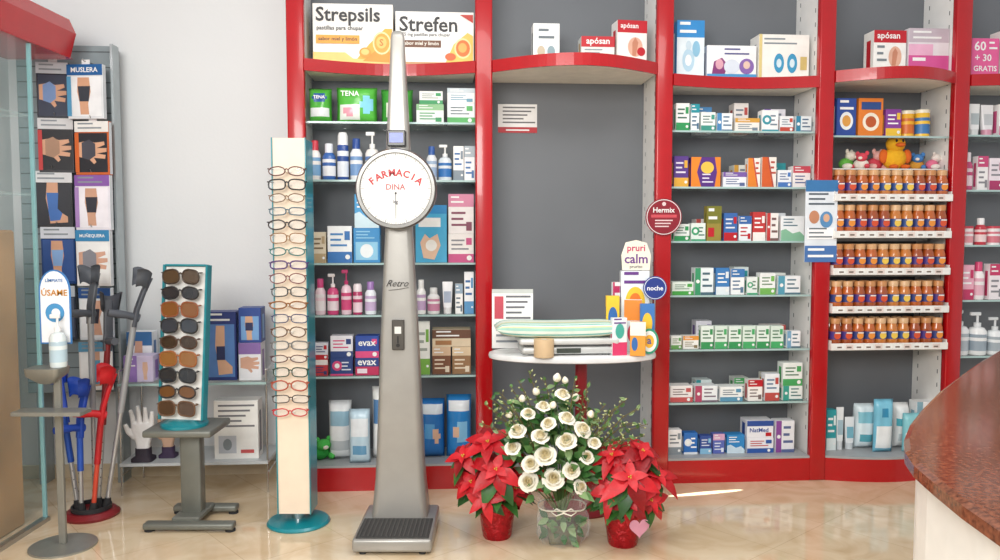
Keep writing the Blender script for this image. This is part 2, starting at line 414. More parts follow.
row(0,zA[1],[
 ('T',308,320,140,'#f0ece8','#c83848','#7aa8d0','cap','white bottle with red cap'),
 ('T',321,335,143,'#3a68b0','#e4e8f0','#f2f4f8','cap','blue bottle with pale cap'),
 ('T',336,348,132,'#2c4f98','#f4f5f6','#e8eef6','spray','tall blue bottle with white lid'),
 ('T',349,362,138,'#f2f4f6','#2c4f98','#7aa0d0','cap','white bottle with blue cap'),
 ('T',364,379,131,'#f4f0ea','#f6f6f4','#6a8ac0','pump','white pump bottle'),
 ('T',426,437,146,'#f0f4f8','#355fa8','#a8c0dc','cap','white bottle with dark blue cap'),
 ('T',438,452,144,'#e8f0f6','#f6f6f4','#3a7ac0','pump','pale pump bottle'),
 ('B',453,464,146,'#f6f6f4','band','#7f8d98','#3b6ea8','narrow white carton'),
 ('B',464,475,146,'#f4f5f6','top','#a8b4bc','#3b6ea8','narrow grey topped carton')],wA('second'),v=.07)
row(0,zA[2],[
 ('B',312,326,232,'#e0d4ba','band','#b8a27c','#7a6848','beige carton'),
 ('B',327,352,226,'#f4f7f8','band',BLU,'#3f86c4','white carton with blue band'),
 ('B',353,380,228,'#2f8cc8','pic','#8cc8e6','#e8eef0','blue lower carton'),
 ('B',354,379,194,'#3a9cd4','wave','#cfe8f2','#ffffff','blue wavy carton',{'on':1}),
 ('B',415,447,205,'#4aaed8','pic','#c8e6f2','#e2b89c','large light blue bandage carton',{'art':[('r',0,.85,1,1,'#2f8cc8'),('r',.1,.62,.8,.78,WH),('p',[(.25,.08),(.6,.05),(.8,.3),(.7,.5),(.45,.42),(.3,.5),(.15,.35)],'#e6c0a4'),('e',.5,.3,.18,.1,'#f6f2ec')]}),
 ('B',448,474,234,'#f6f2ee','band','#d0568a',"#8a8a90",'white carton with pink band'),
 ('B',448,474,194,'#f8f4f2','top','#d98aa8','#8a4a60','tall white and pink carton',{'on':1})],wA('third'),v=.08)
row(0,zA[3],[
 ('T',314,325,279,'#f4dce4','#d24a84','#f4eef0','cap','pale bottle with pink cap'),
 ('T',326,338,274,'#dc4c84','#f6f2f2','#f2e4ea','pump','pink pump bottle'),
 ('T',340,351,270,'#f4d4e0','#c23a70','#d84c80','pump','light rose pump bottle'),
 ('T',352,362,284,'#b83a68','#f0e4e8','#f0d8e0','spray','dark pink bottle'),
 ('T',364,376,282,'#eef2f8','#a07ab8','#c8b0d4','cap','white bottle with lilac cap'),
 ('T',416,426,280,'#f6f6f4','#ececea','#c4a8cc','cap','plain white bottle'),
 ('T',427,440,288,'#f8f6f4','#e4e4e2','#d08aa8','cap','short white bottle'),
 ('T',442,453,282,'#f4f4f6','#e8e8e8','#a8b4c8','tube','white cream tube'),
 ('B',455,463,284,'#f8f8f6','top','#98b0c4','#6a7a88','slim white carton'),
 ('B',464,474,272,'#f6f8fa','band','#5a98c8','#3b6ea8','tall slim white carton')],wA('fourth'),v=.07)
row(0,zA[4],[
 ('B',314,328,360,'#c83a44','top','#f0ece8','#2a3a70','red and white carton'),
 ('B',314,328,343,'#e6e8f0','band',RED,'#2a3a70','white red banded carton',{'on':1}),
 ('B',330,353,358,'#26407e','logo','#d8447a','#e0e4f0','navy towel carton'),
 ('B',330,353,336,'#f0f0f6','band','#26407e','#d8447a','white and navy carton',{'on':1}),
 ('B',355,379,358,'#c22a5a','two','#1e3f86','#f0e0e8','pink and blue carton',{'t':('evax',.5,.72,.8,WH)}),
 ('B',355,379,336,'#2248a0','band','#e04a84','#ffffff','blue towel carton',{'on':1,'t':('evax',.5,.65,.75,WH)}),
 ('B',416,430,322,'#f4f6f0','band','#7ab04a','#a0a8a0','tall white and green carton'),
 ('B',432,451,347,'#7a4e36','top','#d8b898','#e8d8c0','brown carton'),
 ('B',452,471,347,'#9a7450','top','#e4cca8','#efe0c8','light brown carton'),
 ('B',432,471,330,'#e2d0b2','two','#6a4632','#a8764a','long beige and brown carton',{'on':1})],wA('fifth'),v=.07)
row(0,BASEZ,[
 ('S',327,351,402,'#f2f6f8',[('r',.1,.6,.9,.8,'#9cc4d8'),('r',.1,.2,.9,.3,'#c4ccd0')],'white plastic wrapped pack'),
 ('S',348,370,410,'#c4deec',[('r',.1,.5,.9,.8,'#eef4f8'),('r',.2,.15,.8,.3,'#6aa0c4')],'pale blue wrapped pack',{'v':.02,'d':.05}),
 ('S',371,389,388,'#f4f6f4',[('r',.1,.5,.9,.8,'#5a88b8')],'white wrapped pack'),
 ('S',420,445,400,'#2a78c4',[('r',.1,.75,.9,.92,'#e4eef8'),('r',.15,.3,.55,.6,'#5aa6e0'),('e',.65,.4,.15,.12,'#e8c0a4')],'blue diaper pack'),
 ('S',446,472,396,'#2f88d0',[('r',.1,.75,.9,.92,'#f0f6fa'),('r',.4,.25,.85,.55,'#8ccaf0'),('e',.35,.42,.14,.12,'#e8c0a4')],'bright blue diaper pack')],"bottom shelf behind tall scale",v=.09)
# ---- bay B top
tB=bays[1]['ztop']+.0065
row(1,tB,[
 ('B',533,560,23,'#f4f6f4','band','#b8c4cc','#8a949a','white carton with grey print',{'d':.09,'art':[('l',.2,.8,.62,.8,2,'#6a747a'),('e',.3,.3,.15,.14,'#c4b49c'),('e',.68,.3,.15,.14,'#8aa0a8')]}),
 ('B',581,615,36,'#e2e4e0','band',RED,'#8a949a','low white and red first aid carton',{'d':.1,'art':[('r',0,.0,1,.18,'#c4a070'),('r',0,.62,1,1,RED),('t','apósan',.5,.8,.7,WH),('l',.1,.8,.28,.5,3,'#8a949a')]}),
 ('B',617,648,20,'#f6f2ee','band',RED,'#8a949a','tall white and red first aid carton',{'d':.1,'rot':.1,'art':[('r',0,.72,1,1,RED),('t','apósan',.4,.86,.6,WH),('e',.6,.4,.25,.22,'#e2b098'),('p',[(.5,.2),(.62,.2),(.7,.5),(.6,.62),(.5,.5)],'#c8866a'),('c',.8,.3,.14,RED),('r',0,0,1,.1,'#d8d0c4')]})],"top shelf above the grey panel",v=.05)
# ---- bay C
tC=bays[2]['ztop']+.0065; zC=shelfz[2]; wC=lambda n:f"{n} shelf left of jars"
row(2,tC,[
 ('B',677,705,20,'#3a8cc8','pic','#9cd0ea','#eef4f8','tall blue breast pump carton',{'d':.12,'art':[('r',0,.0,1,.7,'#e6f2f8'),('r',0,.7,1,1,'#2f8cd0'),('l',.1,.7,.78,.92,2,WH),('e',.42,.3,.22,.2,'#b8d8ea'),('e',.42,.3,.12,.1,'#f4f8fa'),('e',.7,.5,.14,.14,'#8cc0dc'),('e',.42,.56,.1,.08,'#c8dce8')]}),
 ('B',707,757,45,'#f6f7f8','pic','#5aa0d0','#c83a78','wide white carton with purple print',{'d':.1,'art':[('l',.35,.85,.72,.86,2,'#5a5a90'),('p',[(.1,.12),(.36,.12),(.42,.4),(.3,.62),(.14,.5)],'#8a3a7a'),('e',.25,.42,.08,.16,'#e0a8b8'),('e',.5,.35,.16,.22,'#dce4f0'),('e',.8,.36,.15,.24,'#8a68b0'),('e',.8,.4,.07,.12,'#e8c8b8'),('r',0,0,1,.12,'#4a9ad0')]}),
 ('B',759,810,34,'#f8f6f0','side','#d8d2c4','#8a949a','large white carton with two round pictures',{'d':.12,'art':[('l',.1,.75,.78,.88,2,'#8a949a'),('e',.4,.35,.1,.22,'#3f9cc8'),('e',.4,.35,.05,.1,'#d8ecf4'),('e',.66,.35,.1,.22,'#3f9cc8'),('e',.66,.35,.05,.1,'#d8ecf4'),('r',0,0,.06,1,'#e0cc8a'),('r',.82,.2,.95,.5,'#d8c07a')]})],"top shelf left of jars",v=.09)
row(2,zC[0],[
 ('B',676,690,103,'#f4f6f4','band',GRN,'#3f6a5a','tall white and green carton'),
 ('B',691,700,104,'#eef4f6','top',TEAL,'#3f6a8a','narrow white teal carton'),
 ('B',701,716,112,'#eef4f0','band','#3f9a8a','#5a7a78','white and jade carton'),
 ('B',717,733,113,'#f2f6f8','side','#4a8ac0','#5a7a98','white and blue carton'),
 ('B',735,760,118,'#f2eee6','top','#d8a040','#7a8a98','low white and yellow carton'),
 ('B',762,779,110,'#f6f7f7','logo','#3a98a8','#7a8a98','white carton with teal dot'),
 ('B',780,794,116,'#eef0f2','band','#c84a3a','#7a8a98','white and red carton'),
 ('B',796,812,116,'#e8f2f4','side','#2f86a8','#4a6a88','pale teal sided carton')],wC('first'))
row(2,zC[1],[
 ('B',674,689,156,'#5a3a8a','band','#e8b040','#e6e0f0','violet and yellow carton'),
 ('B',691,721,157,'#5b2f86','diag','#ef8a2a','#f4d060','purple and orange child carton',{'d':.06,'art':[('p',[(0,0),(.35,0),(.2,.5),(.35,1),(0,1)],'#ef8a2a'),('p',[(1,0),(.8,0),(.88,.5),(.8,1),(1,1)],'#ef8a2a'),('e',.55,.65,.22,.2,'#f4c850'),('l',.38,.75,.15,.4,3,'#e6e0f0')]}),
 ('B',723,747,172,'#f0f2f8','top','#7a5aa8','#5a6a98','low white and lilac carton'),
 ('B',748,761,158,'#f6f2ea','diag','#e8862a','#c84a3a','white and orange carton'),
 ('B',762,777,157,'#f4ece4','diag','#d8602a','#b84a3a','cream and orange carton'),
 ('B',778,792,170,'#f0f4f8','band','#4a7ac0','#5a6a98','white and blue small carton'),
 ('B',793,811,166,'#f4eeec','top','#c84a5a','#5a6a98','white and rose carton')],wC('second'))
row(2,zC[2],[
 ('B',674,690,224,'#ecf4f0','band',GRN,'#4a7a68','white and green carton'),
 ('B',691,706,223,'#e6f0ea','logo','#3aa070','#4a7a68','pale green dotted carton'),
 ('B',707,722,206,'#9a8a3a','two','#7a7a2a',RED,'tall olive carton'),
 ('B',724,738,213,'#3a6ab0','band',RED,'#e6eaf2','blue and red carton'),
 ('B',739,752,216,'#f0f4f8','top','#3a6ab0',RED,'white blue topped carton'),
 ('B',753,766,212,'#c83a3a','band','#f6f2ee','#ffffff','red and white carton'),
 ('B',767,779,213,'#f6f2ee','side','#c83a3a','#7a5a58','white and red sided carton'),
 ('B',781,805,216,'#f0f4f6','wave','#8ac0a0','#5a7a88','wide white wavy carton')],wC('third'))
row(2,zC[3],[
 ('B',672,694,282,'#e6f2e8','band','#4aa84a','#4a7a58','low green and white carton'),
 ('B',695,714,268,'#eef6f8','side','#3a9a6a','#4a6a78','tall white and green carton'),
 ('B',716,730,268,'#3f80c0','band','#e8f0f4','#ffffff','blue carton'),
 ('B',731,745,269,'#f6f8f8','top','#3f7ab8','#5a7a98','white carton with blue top'),
 ('B',747,758,277,'#ecf2ee','logo','#48a87a','#5a7a68','small white dotted carton'),
 ('B',760,776,273,'#f4f6f4','band','#78b85a','#6a8a68','white and lime carton'),
 ('B',778,801,276,'#f0f4f6','side','#58a0b8','#5a7a88','wide white teal carton')],wC('fourth'))
row(2,zC[4],[
 ('B',671,682,336,'#f0f4ee','band','#6aa85a','#6a8a58','small white green carton'),
 ('B',683,699,336,'#f6f6f0','top','#e89a3a','#8a7a58','small white orange carton'),
]+[('B',701+i*14,714+i*14,326,['#ecf6ee','#e2f0e4'][i%2],'band',['#3a9a5a','#4aae6a'][i%2],'#4a7a58',['white carton with dark green band','pale carton with light green band'][i%2]) for i in range(6)]+[
 ('B',787,801,331,'#f4f6f8','side','#7aa8c8','#5a7a88','white and pale blue carton')],wC('fifth'))
row(2,zC[5],[
 ('B',670,693,386,'#f4f0ee','band','#c85a5a','#7a6a68','white and red carton'),
 ('B',695,718,386,'#f0f4f6','side','#b84a6a','#7a6a78','white plum sided carton'),
 ('B',720,743,387,'#f6f8f6','band','#5a98b8','#6a7a88','white and blue carton'),
 ('B',748,763,380,'#f6f2ee','top',RED,'#7a6a68','white carton with red top'),
 ('B',765,780,374,'#f0f4f8','band','#c0504a','#5a7a98','tall white and rust carton'),
 ('B',783,803,386,'#ecf4f0','side','#3aa090','#4a7a78','white jade sided carton'),
 ('B',783,803,363,'#f2f8f4','band','#4aa860','#4a7a58','white and green carton',{'on':1})],wC('sixth'))
row(2,BASEZ,[
 ('B',668,682,430,'#f4f3f2','band','#8a949a','#6a747a','white and grey carton'),
 ('B',684,698,433,'#2f72c0','logo','#e8eef4','#ffffff','blue carton'),
 ('B',700,712,436,'#34509a','band','#8ac0e0','#e6eaf4','dark blue carton'),
 ('B',713,725,434,'#5a6ab8','top','#d8a8c8','#e6eaf4','violet blue carton'),
 ('B',727,745,435,'#2f88c8','wave','#cfe4f0','#ffffff','azure wavy carton'),
 ('B',747,774,438,'#f0f0f6','band','#2f5aa8',RED,'white and navy carton'),
 ('B',747,774,421,'#f1f1f7','top','#2f4f9a',RED,'white carton',{'on':1,'t':('NatMed',.45,.45,.7,'#2f4f9a')}),
 ('B',776,795,421,'#eef0f4','side','#8a4a9a','#5a6a98','tall white and purple carton')],"bottom shelf left of jars",v=.07)
bc=[('#e9eef2','#4a8ac0','white and blue'),('#eef2ec','#4aa860','white and green'),('#f2ece8','#c0504a','white and red'),('#f2f0e6','#d8a040','white and amber'),('#ecebf4','#7a5aa8','white and violet'),('#e6f2f2','#2f98a0','white and teal')]
for si,yb in enumerate([131,187,241,295,349,402]):
    for k,(a,b2) in enumerate(((696,712),(734,749),(764,786))):
        base,c1,nm=bc[(si+k*2)%6]
        hgt=[24,28,22][(si+k)%3]
        carton(SF,a,b2,yb-hgt,zC[si],.185,base,autoart(['top','band','side'][(k+si)%3],c1,'#7a8490'),f"{nm} carton in the back row, {ORD[k]} from left, {ORD[si]} shelf left of jars",d=.08)
# ---- bay D
tD=bays[3]['ztop']+.0065; zD=shelfz[3]
row(3,tD,[
 ('B',874,907,30,'#f6f4f0','band',RED,'#8a949a','white and red first aid carton',{'d':.1,'art':[('r',0,.72,1,1,RED),('t','apósan',.45,.86,.7,WH),('e',.66,.4,.2,.24,'#e2b098'),('p',[(.56,.2),(.68,.2),(.74,.5),(.66,.6),(.58,.5)],'#c8866a'),('r',0,0,1,.1,'#c8bfae'),('l',.1,.4,.3,.6,3,'#7a848a')]}),
 ('B',909,950,28,'#ece6ea','band','#d04a8a','#8a949a','pink and grey carton',{'d':.1,'art':[('r',0,.7,1,1,'#c8bac4'),('r',0,.0,1,.42,'#d8589a'),('r',.0,.42,.6,.66,'#eeb4d0'),('l',.1,.8,.78,.9,2,WH),('l',.1,.6,.1,.3,2,WH)]})],"top shelf above jar racks",v=.07)
row(3,zD[0],[
 ('B',837,857,98,'#2b4c9c','logo','#e8f0f4','#8ac0e0','dark blue cereal carton',{'art':[('e',.5,.4,.34,.24,'#f0f4f4'),('e',.5,.4,.22,.15,'#e0a04a'),('l',.15,.85,.7,.88,2,WH)]}),
 ('B',859,884,98,'#e8822c','logo','#f4e0b0','#ffffff','orange cereal carton',{'art':[('e',.5,.38,.34,.24,'#f8f0dc'),('e',.5,.38,.22,.15,'#c05a2a'),('r',.1,.7,.9,.9,'#2b4c8c')]}),
 ('B',886,902,109,'#8a3f9e','band','#f4c840','#ffffff','purple and yellow cereal carton'),
 ('T',904,918,110,'#f4b830','#efe8d0','#d8702a','tin','yellow milk tin'),
 ('T',919,934,109,'#f6c840','#f4eed8','#3f7ab8','tin','yellow and blue milk tin')],"shelf above the plush toys")
rootD=bays[3]['root']; wD=bays[3]['w']
tiers=[(170,201),(205,238),(244,275),(281,313),(318,350)]
mTray=M('#efede8',.4)
tierz=[]
for ti,(yt,yb) in enumerate(tiers):
    z0=SF.hit(890,yb,-.03)[1]; z1=SF.hit(890,yt,.0)[1]; tierz.append((z0,z1))
    t=MB(); t.box(.046,wD-.046,-.022,.17,z0,z0+.008,mTray); t.box(.046,wD-.046,-.03,-.0225,z0,z0+.036,mTray,ch=.002)
    t.box(.046,.05,-.02,.17,z0+.008,z0+.05,mTray); t.box(wD-.05,wD-.046,-.02,.17,z0+.008,z0+.05,mTray)
    for k in range(11):
        x=.07+k*(wD-.2)/10
        t.add([(x,-.0305,z0+.006),(x+.04,-.0305,z0+.006),(x+.04,-.0305,z0+.03),(x,-.0305,z0+.03)],[(0,1,2,3)],P(['#f4f4f0','#e8d8d0','#f4f4f0'][k%3]))
        t.add([(x+.006,-.031,z0+.012),(x+.03,-.031,z0+.012),(x+.03,-.031,z0+.02),(x+.006,-.031,z0+.02)],[(0,1,2,3)],P('#7a6a60'))
    t.build('jar_tray',rootD)
    t=MB(); t.box(.05,wD-.05,.172,.182,z0-.02,z0+.06,mTray); t.box(.06,.075,.182,.303,z0-.01,z0+.012,mSTEEL); t.box(wD-.075,wD-.06,.182,.303,z0-.01,z0+.012,mSTEEL); t.build('tray_bracket',rootD)
JR=.0298
colsJ=['#bc5f24','#a04a1e','#c87a34']; colsL=['#34407c','#4a3480','#34508c']; colsS=['#f0963a','#dc5430','#f4cc54']
def make_jar(h,var):
    mb=MB()
    mb.lathe([(0,0),(JR*.8,0),(JR*.95,.007),(JR,h*.2),(JR,h*.58),(JR*.96,h*.68),(JR*.78,h*.78),(JR*.76,h*.83)],M(colsJ[var],.12,coat=.6,noise=.12,nscale=40),22)
    mb.lathe([(JR*1.012,h*.3),(JR*1.012,h*.56)],P(colsL[var]),22)
    mb.disc(-.002,-JR*1.06,h*.43,JR*.6,P(colsS[var]),14,h*.12); mb.add([(-JR*.5,-JR*1.08,h*.5),(JR*.5,-JR*1.08,h*.5),(JR*.5,-JR*1.08,h*.54),(-JR*.5,-JR*1.08,h*.54)],[(0,1,2,3)],P('#f4f0e6'))
    o=mb.build('food_jar')
    MB().lathe([(JR*.84,h*.82),(JR*.86,h*.97),(JR*.76,h),(0,h)],M(['#d8a878','#c88c58','#dcb488'][var],.3),18).build('lid',o)
    return o
for ti,(z0,z1) in enumerate(tierz):
    h=z1-z0-.008
    protos=[make_jar(h,v) for v in range(3)]
    used=[False]*3
    n=10
    tn=['top','second','third','fourth','lowest'][ti]
    for rw in (0,1):
      for k in range(n):
        vi=[0,0,1,1,1,2,2,0,0,1][k] if ti%2 else [1,1,0,0,2,2,2,1,1,0][k]
        o=protos[vi] if not used[vi] else copy_tree(protos[vi]); used[vi]=True
        u=.084+k*(wD-.168)/(n-1)
        o.location=SF.w(pu[3]+u,.013+.064*rw,z0+.0085); o.rotation_euler=(0,0,SF.a)
        tag(o,f"small amber food jar with dark blue label, {tn} tier of jar rack",'jar',f"food jars on the {tn} tier")
def plush(px,v,kind,label,zb,rz=0,sc=1):
    u,_=SF.hit(px,160,v)
    root=thing('plush_toy',label,'plush toy',SF.w(u,v,zb),SF.a+rz); root.scale=(sc,)*3
    if kind=='bird':
        y_=M('#f2b822',.9,bump=.5)
        MB().ell((0,0,.055),(.058,.045,.055),y_).ell((0,-.01,.125),(.046,.04,.042),y_).build('body',root)
        MB().ell((0,-.054,.118),(.024,.018,.011),M('#e06a22',.8)).build('beak',root)
        for s in (-1,1):
            MB().ell((s*.016,-.046,.138),(.006,.004,.008),M('#1c1a1a',.2),8,6).build('eye',root)
            MB().ell((s*.06,-.01,.065),(.022,.014,.035),M('#e06a22',.9)).build('wing',root)
            MB().ell((s*.03,-.05,.012),(.02,.028,.011),M('#e06a22',.9)).build('foot',root)
        t=MB()
        for a in (-.4,0,.4): t.tube([(0,0,.155),(a*.03,0,.175),(a*.07,0,.188)],[.009,.007,.002],M('#d8482a',.8))
        t.build('tuft',root)
    else:
        c1,c2=kind
        m1=M(c1,.95,bump=.5); m2=M(c2,.95,bump=.5)
        MB().ell((0,0,.03),(.044,.034,.03),m1).build('body',root)
        MB().ell((.01,-.02,.068),(.032,.027,.026),m2).ell((.01,-.045,.062),(.012,.009,.009),M('#f0e8dc',.9)).build('head',root)
        for s in (-1,1):
            MB().ell((.01+s*.026,-.012,.09),(.012,.008,.014),m2).build('ear',root)
            MB().ell((s*.042,-.024,.016),(.014,.026,.014),m2).build('paw',root)
zt1=tierz[0][1]+.012
mbx(.05,wD-.05,.06,.29,zt1-.006,zt1,M('#efede8',.4)).build('toy_ledge',rootD)
plush(894,.15,'bird','yellow plush bird with orange beak above the jar racks',zt1,0,1.08)
for px,v,kd,lb,rz,sc in ((846,.17,('#6ab84a','#f0e8d8'),'green and cream plush toy at far left above the jars',.7,1.05),
  (861,.12,('#e8e0d4','#d84a5a'),'cream plush toy with red head above the jars',-.8,.9),
  (874,.19,('#d84a5a','#f0b8b0'),'red and pink plush toy just left of the yellow bird',.4,1.1),
  (916,.17,('#d89a3a','#4a86c8'),'tan plush toy with blue head just right of the yellow bird',-.6,.9),
  (932,.13,('#e87a9a','#f0e8e0'),'pink and white plush toy at far right above the jars',.9,.9)):
    plush(px,v,kd,lb,zt1,rz,sc)
plush(316,.12,('#2f9a40','#4fbe54'),'green plush toy at the left end of the bottom shelf behind the cream tower',BASEZ,.5,1.15)
row(3,BASEZ,[
 ('B',827,837,410,'#2fa0a8','band','#e6f2f2','#ffffff','teal carton'),
 ('T',838,846,408,'#eef2f4','#d8dcde','#a8c4d0','tube','slim white cream tube'),
 ('T',847,857,418,'#e8eef2','#d0d8dc','#7ab8cc','tube','short white cream tube'),
 ('S',858,878,405,'#e2f2f8',[('r',.1,.55,.9,.85,'#8ac8d8'),('r',.2,.15,.8,.35,'#58a8b8')],'pale blue wipes pack'),
 ('S',876,896,400,'#7cc4de',[('r',.1,.1,.9,.5,'#eef4f6'),('r',.3,.65,.7,.85,'#3a90b8')],'sky blue wipes pack',{'v':.02,'d':.05}),
 ('S',897,913,404,'#f4f8f8',[('r',.1,.5,.9,.7,'#58b8c8'),('r',.2,.15,.8,.3,'#c8d4d8')],'white wipes pack'),
 ('S',905,924,414,'#8ccfd8',[('r',.1,.2,.9,.5,'#f2f8f8')],'small turquoise wipes pack',{'v':.02,'d':.05}),
 ('B',917,937,402,'#f2f4f4','side','#8ab4c4','#6a8a98','white carton')],"bottom shelf below jar racks",v=.09)
# ---- bay E
tE=bays[4]['ztop']+.0065; zE=shelfz[4]
row(4,tE,[('B',972,1000,38,'#e4609a','band','#f4e0e8','#ffffff','pink promotional carton',{'d':.1,'art':[('r',0,0,1,.07,'#f8e8f0'),('t','60',.3,.8,.42,WH,.26),('t','+ 30',.42,.5,.6,WH,.24),('t','GRATIS',.5,.22,.85,WH),('l',.62,.92,.72,.86,2,WH)]}),
 ('B',1003,1030,30,'#f6f4f0','top','#e05a92','#8a949a','white and pink carton')],"top shelf at far right",v=.06)
wE=lambda n:f"{n} shelf at far right"
row(4,zE[0],[('T',972,984,103,'#f6f8f8','#e0e4e4','#b8c4c8','tube','white cream tube'),('T',985,998,104,'#f0f0f2','#d89ab0','#c8ccd0','tube','white and pink tube'),('B',1000,1020,104,'#f6f6f6','band','#d05a8a','#8a8a90','white and pink carton')],wE('first'))
row(4,zE[1],[('T',966,976,152,'#c84a7a','#f0e8ec','#f0d8e0','cap','rose bottle'),('B',978,989,156,'#f6f4f4','top','#c84a7a','#8a8a90','white and rose carton'),('B',990,1004,158,'#f0e4ec','band','#b03a6a','#8a8a90','pale pink carton')],wE('second'))
row(4,zE[2],[('T',964,977,226,'#f6f0f0','#d04a5a','#e8a0a8','tin','small white and red tub'),('T',979,990,218,'#c83a4a','#f6f6f6','#f0d8d8','cap','red bottle'),('T',991,1004,226,'#f4f0f0','#d04a5a','#d87a88','tin','cream tub with red lid')],wE('third'))
row(4,zE[3],[('B',961,975,265,'#eeb0c4','band','#c83a68','#ffffff','pink carton'),('T',977,988,262,'#f6f2f2','#d84a78','#e8b8c8','cap','white bottle with pink cap'),('B',990,1004,264,'#f4ecf0','top','#c83a68','#8a8a90','white and pink carton')],wE('fourth'))
row(4,zE[4],[('T',957,974,311,'#f4f6f8','#e4e8ea','#b4c0c8','pump','white pump bottle'),('T',975,992,313,'#f6f8f8','#e8ecee','#9cacb8','pump','pure white pump bottle'),('T',993,1008,318,'#f0f4f6','#dee2e4','#a8b4bc','pump','grey white pump bottle')],wE('fifth'))
# ================================================================= SIGNS
def flat(fr,x0,x1,y0,y1,v,base,art,name,label,cat,d=.002):
    u0,z1=fr.hit(x0,y0,v); u1,z0=fr.hit(x1,y1,v)
    w=u1-u0; h=z1-z0; mb=MB(); mb.box(-w/2,w/2,0,d,0,h,P(base)); mb.art(art,w,h)
    o=mb.build(name,loc=fr.w((u0+u1)/2,v,z0),rz=fr.a); tag(o,label,cat); return o
flat(SF,498,537,104,133,.3015,'#f8f6f4',[('r',0,0,1,.2,'#b8242e'),('l',.12,.95,.34,.86,5,'#6a6a6a'),('l',.2,.8,.07,.07,1,WH)],'paper_notice','white paper notice with red footer on the grey panel','notice',d=.003)
flat(SF,806,836,180,262,-.0125,'#e8eef4',[('r',0,.86,1,1,'#3a78b0'),('l',.1,.9,.7,.82,3,'#54606a'),('e',.28,.55,.16,.08,'#c88a68'),('e',.66,.52,.2,.1,'#5a90c0'),('e',.66,.54,.1,.05,'#e0b090'),('r',.08,.28,.92,.42,'#ffffff'),('l',.12,.85,.3,.4,3,'#6a747a'),('r',0,0,1,.2,'#4a76b4'),('l',.1,.9,.06,.14,2,'#ffffff')],'leaflet_strip','long blue and white leaflet strip taped to the red upright','leaflet',d=.002)
u,z=SF.hit(664,217,-.02)
mb=MB(); mb.M=Matrix.Rotation(PI/2,4,'X')
mb.lathe([(0,-.003),(.092,-.003),(.092,.003),(0,.003)],P('#8c1c2c'),36); mb.M=Matrix()
mb.disc(0,-.0037,0,.088,P('#e8e0e0'),36); mb.disc(0,-.0043,0,.084,P('#8c1c2c'),36)
mb.text('Hermix',0,-.005,.035,.11,P(WH)); mb.add([(-.065,-.005,-.003),(.065,-.005,-.003),(.065,-.005,.012),(-.065,-.005,.012)],[(0,1,2,3)],P('#d0505a'))
for k in range(3): mb.add([(-.045,-.0055,-.02-k*.015),(.045-.01*k,-.0055,-.02-k*.015),(.045-.01*k,-.0055,-.014-k*.015),(-.045,-.0055,-.014-k*.015)],[(0,1,2,3)],P('#e8d0d0'))
mb.disc(0,-.005,.065,.01,P('#e8d0d0'))
o=mb.build('round_sign',loc=SF.w(u,-.014,z),rz=SF.a); tag(o,'round maroon sign with white lettering on the red upright','sign')
# ================================================================= WEIGHING MACHINE
YS=3.40
xS,_=WF.hit(399,350,YS)
def zS(py,Y=YS): return WF.hit(399,py,Y)[1]
root=thing('weighing_machine','tall grey pharmacy weighing machine with round white dial','scale',(xS,YS,0))
mS=M('#a3a19c',.34,.4,noise=.04,nscale=12,bump=.02)
f0=atz(399,556,0).y
yf=f0-YS; yb_=.14
pf=MB(); pf.box(-.16,.16,yf,yb_,.012,.066,mS,ch=.012,seg=3)
for sx in (-1,1):
    for yy in (yf+.03,yb_-.03): pf.lathe([(0,0),(.015,0),(.015,.014)],M(BLK),12,c=(sx*.12,yy,0))
pf.build('platform',root)
mt=MB(); mt.box(-.147,.147,yf+.012,-.05,.0665,.071,M('#3c3b3a',.8,bump=.3),ch=.003)
for k in range(16):
    x=-.134+k*.268/15; mt.box(x-.003,x+.003,yf+.02,-.06,.0711,.0735,M('#4c4b49',.8))
mt.build('rubber_mat',root)
prof=[(488,.110,.075),(478,.106,.071),(462,.102,.068),(440,.098,.066),(400,.091,.062),(350,.082,.057),(300,.072,.052),(260,.063,.048),(228,.056,.045),(190,.052,.042),(150,.05,.04),(128,.046,.037),(90,.038,.033),(55,.031,.028),(36,.028,.025),(31,.024,.022),(29,.012,.012)]
rings=[rr(.12,.085,.03,.0665,0,.04)]
for py,hw,hd in prof: rings.append(rr(hw,hd,min(hw,hd)*.45,max(zS(py),.075),0,.04))
MB().loft(rings,mS).build('column',root)
zc=zS(189,YS-.05); R=.168
mRim=M('#7d7c79',.28,.7)
d_=MB(); d_.M=Matrix.Translation((0,-.012,zc))@Matrix.Rotation(PI/2,4,'X')
d_.lathe([(0,-.0),(R-.004,-.0),(R,.01),(R,.05),(R-.006,.06),(R-.018,.06),(R-.022,.052)],mRim,64)
dial=d_.build('dial_housing',root)
fc=MB(); y0=-.0645; FR=R-.0195; fc.disc(0,y0,zc,FR,M('#ecebe6',.4,noise=.02),64)
for k in range(100):
    a=2*PI*k/100; r1=FR-.003; r0=r1-(.015 if k%10==0 else .009 if k%5==0 else .006); wd=.0013 if k%5 else .0022
    ca,sa=math.cos(a),math.sin(a)
    fc.add([(r0*ca-wd*sa*.5,y0-.0006,zc+r0*sa+wd*ca*.5),(r1*ca-wd*sa*.5,y0-.0006,zc+r1*sa+wd*ca*.5),(r1*ca+wd*sa*.5,y0-.0006,zc+r1*sa-wd*ca*.5),(r0*ca+wd*sa*.5,y0-.0006,zc+r0*sa-wd*ca*.5)],[(0,1,2,3)],P('#333338'))
ft=M('#b0101c',.4)
for i,chh in enumerate('FARMACIA'):
    a=(3.5-i)*.195
    vs,fs,tw,th=textgeo(chh,.035); k=.030/textgeo('F',.035)[3]; r=.155
    cx,cz=r*math.sin(-a),zc-.088+r*math.cos(a)
    ca,sa=math.cos(a),math.sin(a)
    fc.add([(cx+(x*ca-z*sa)*k,y0-.0012,cz+(x*sa+z*ca)*k) for x,z in vs],fs,ft)
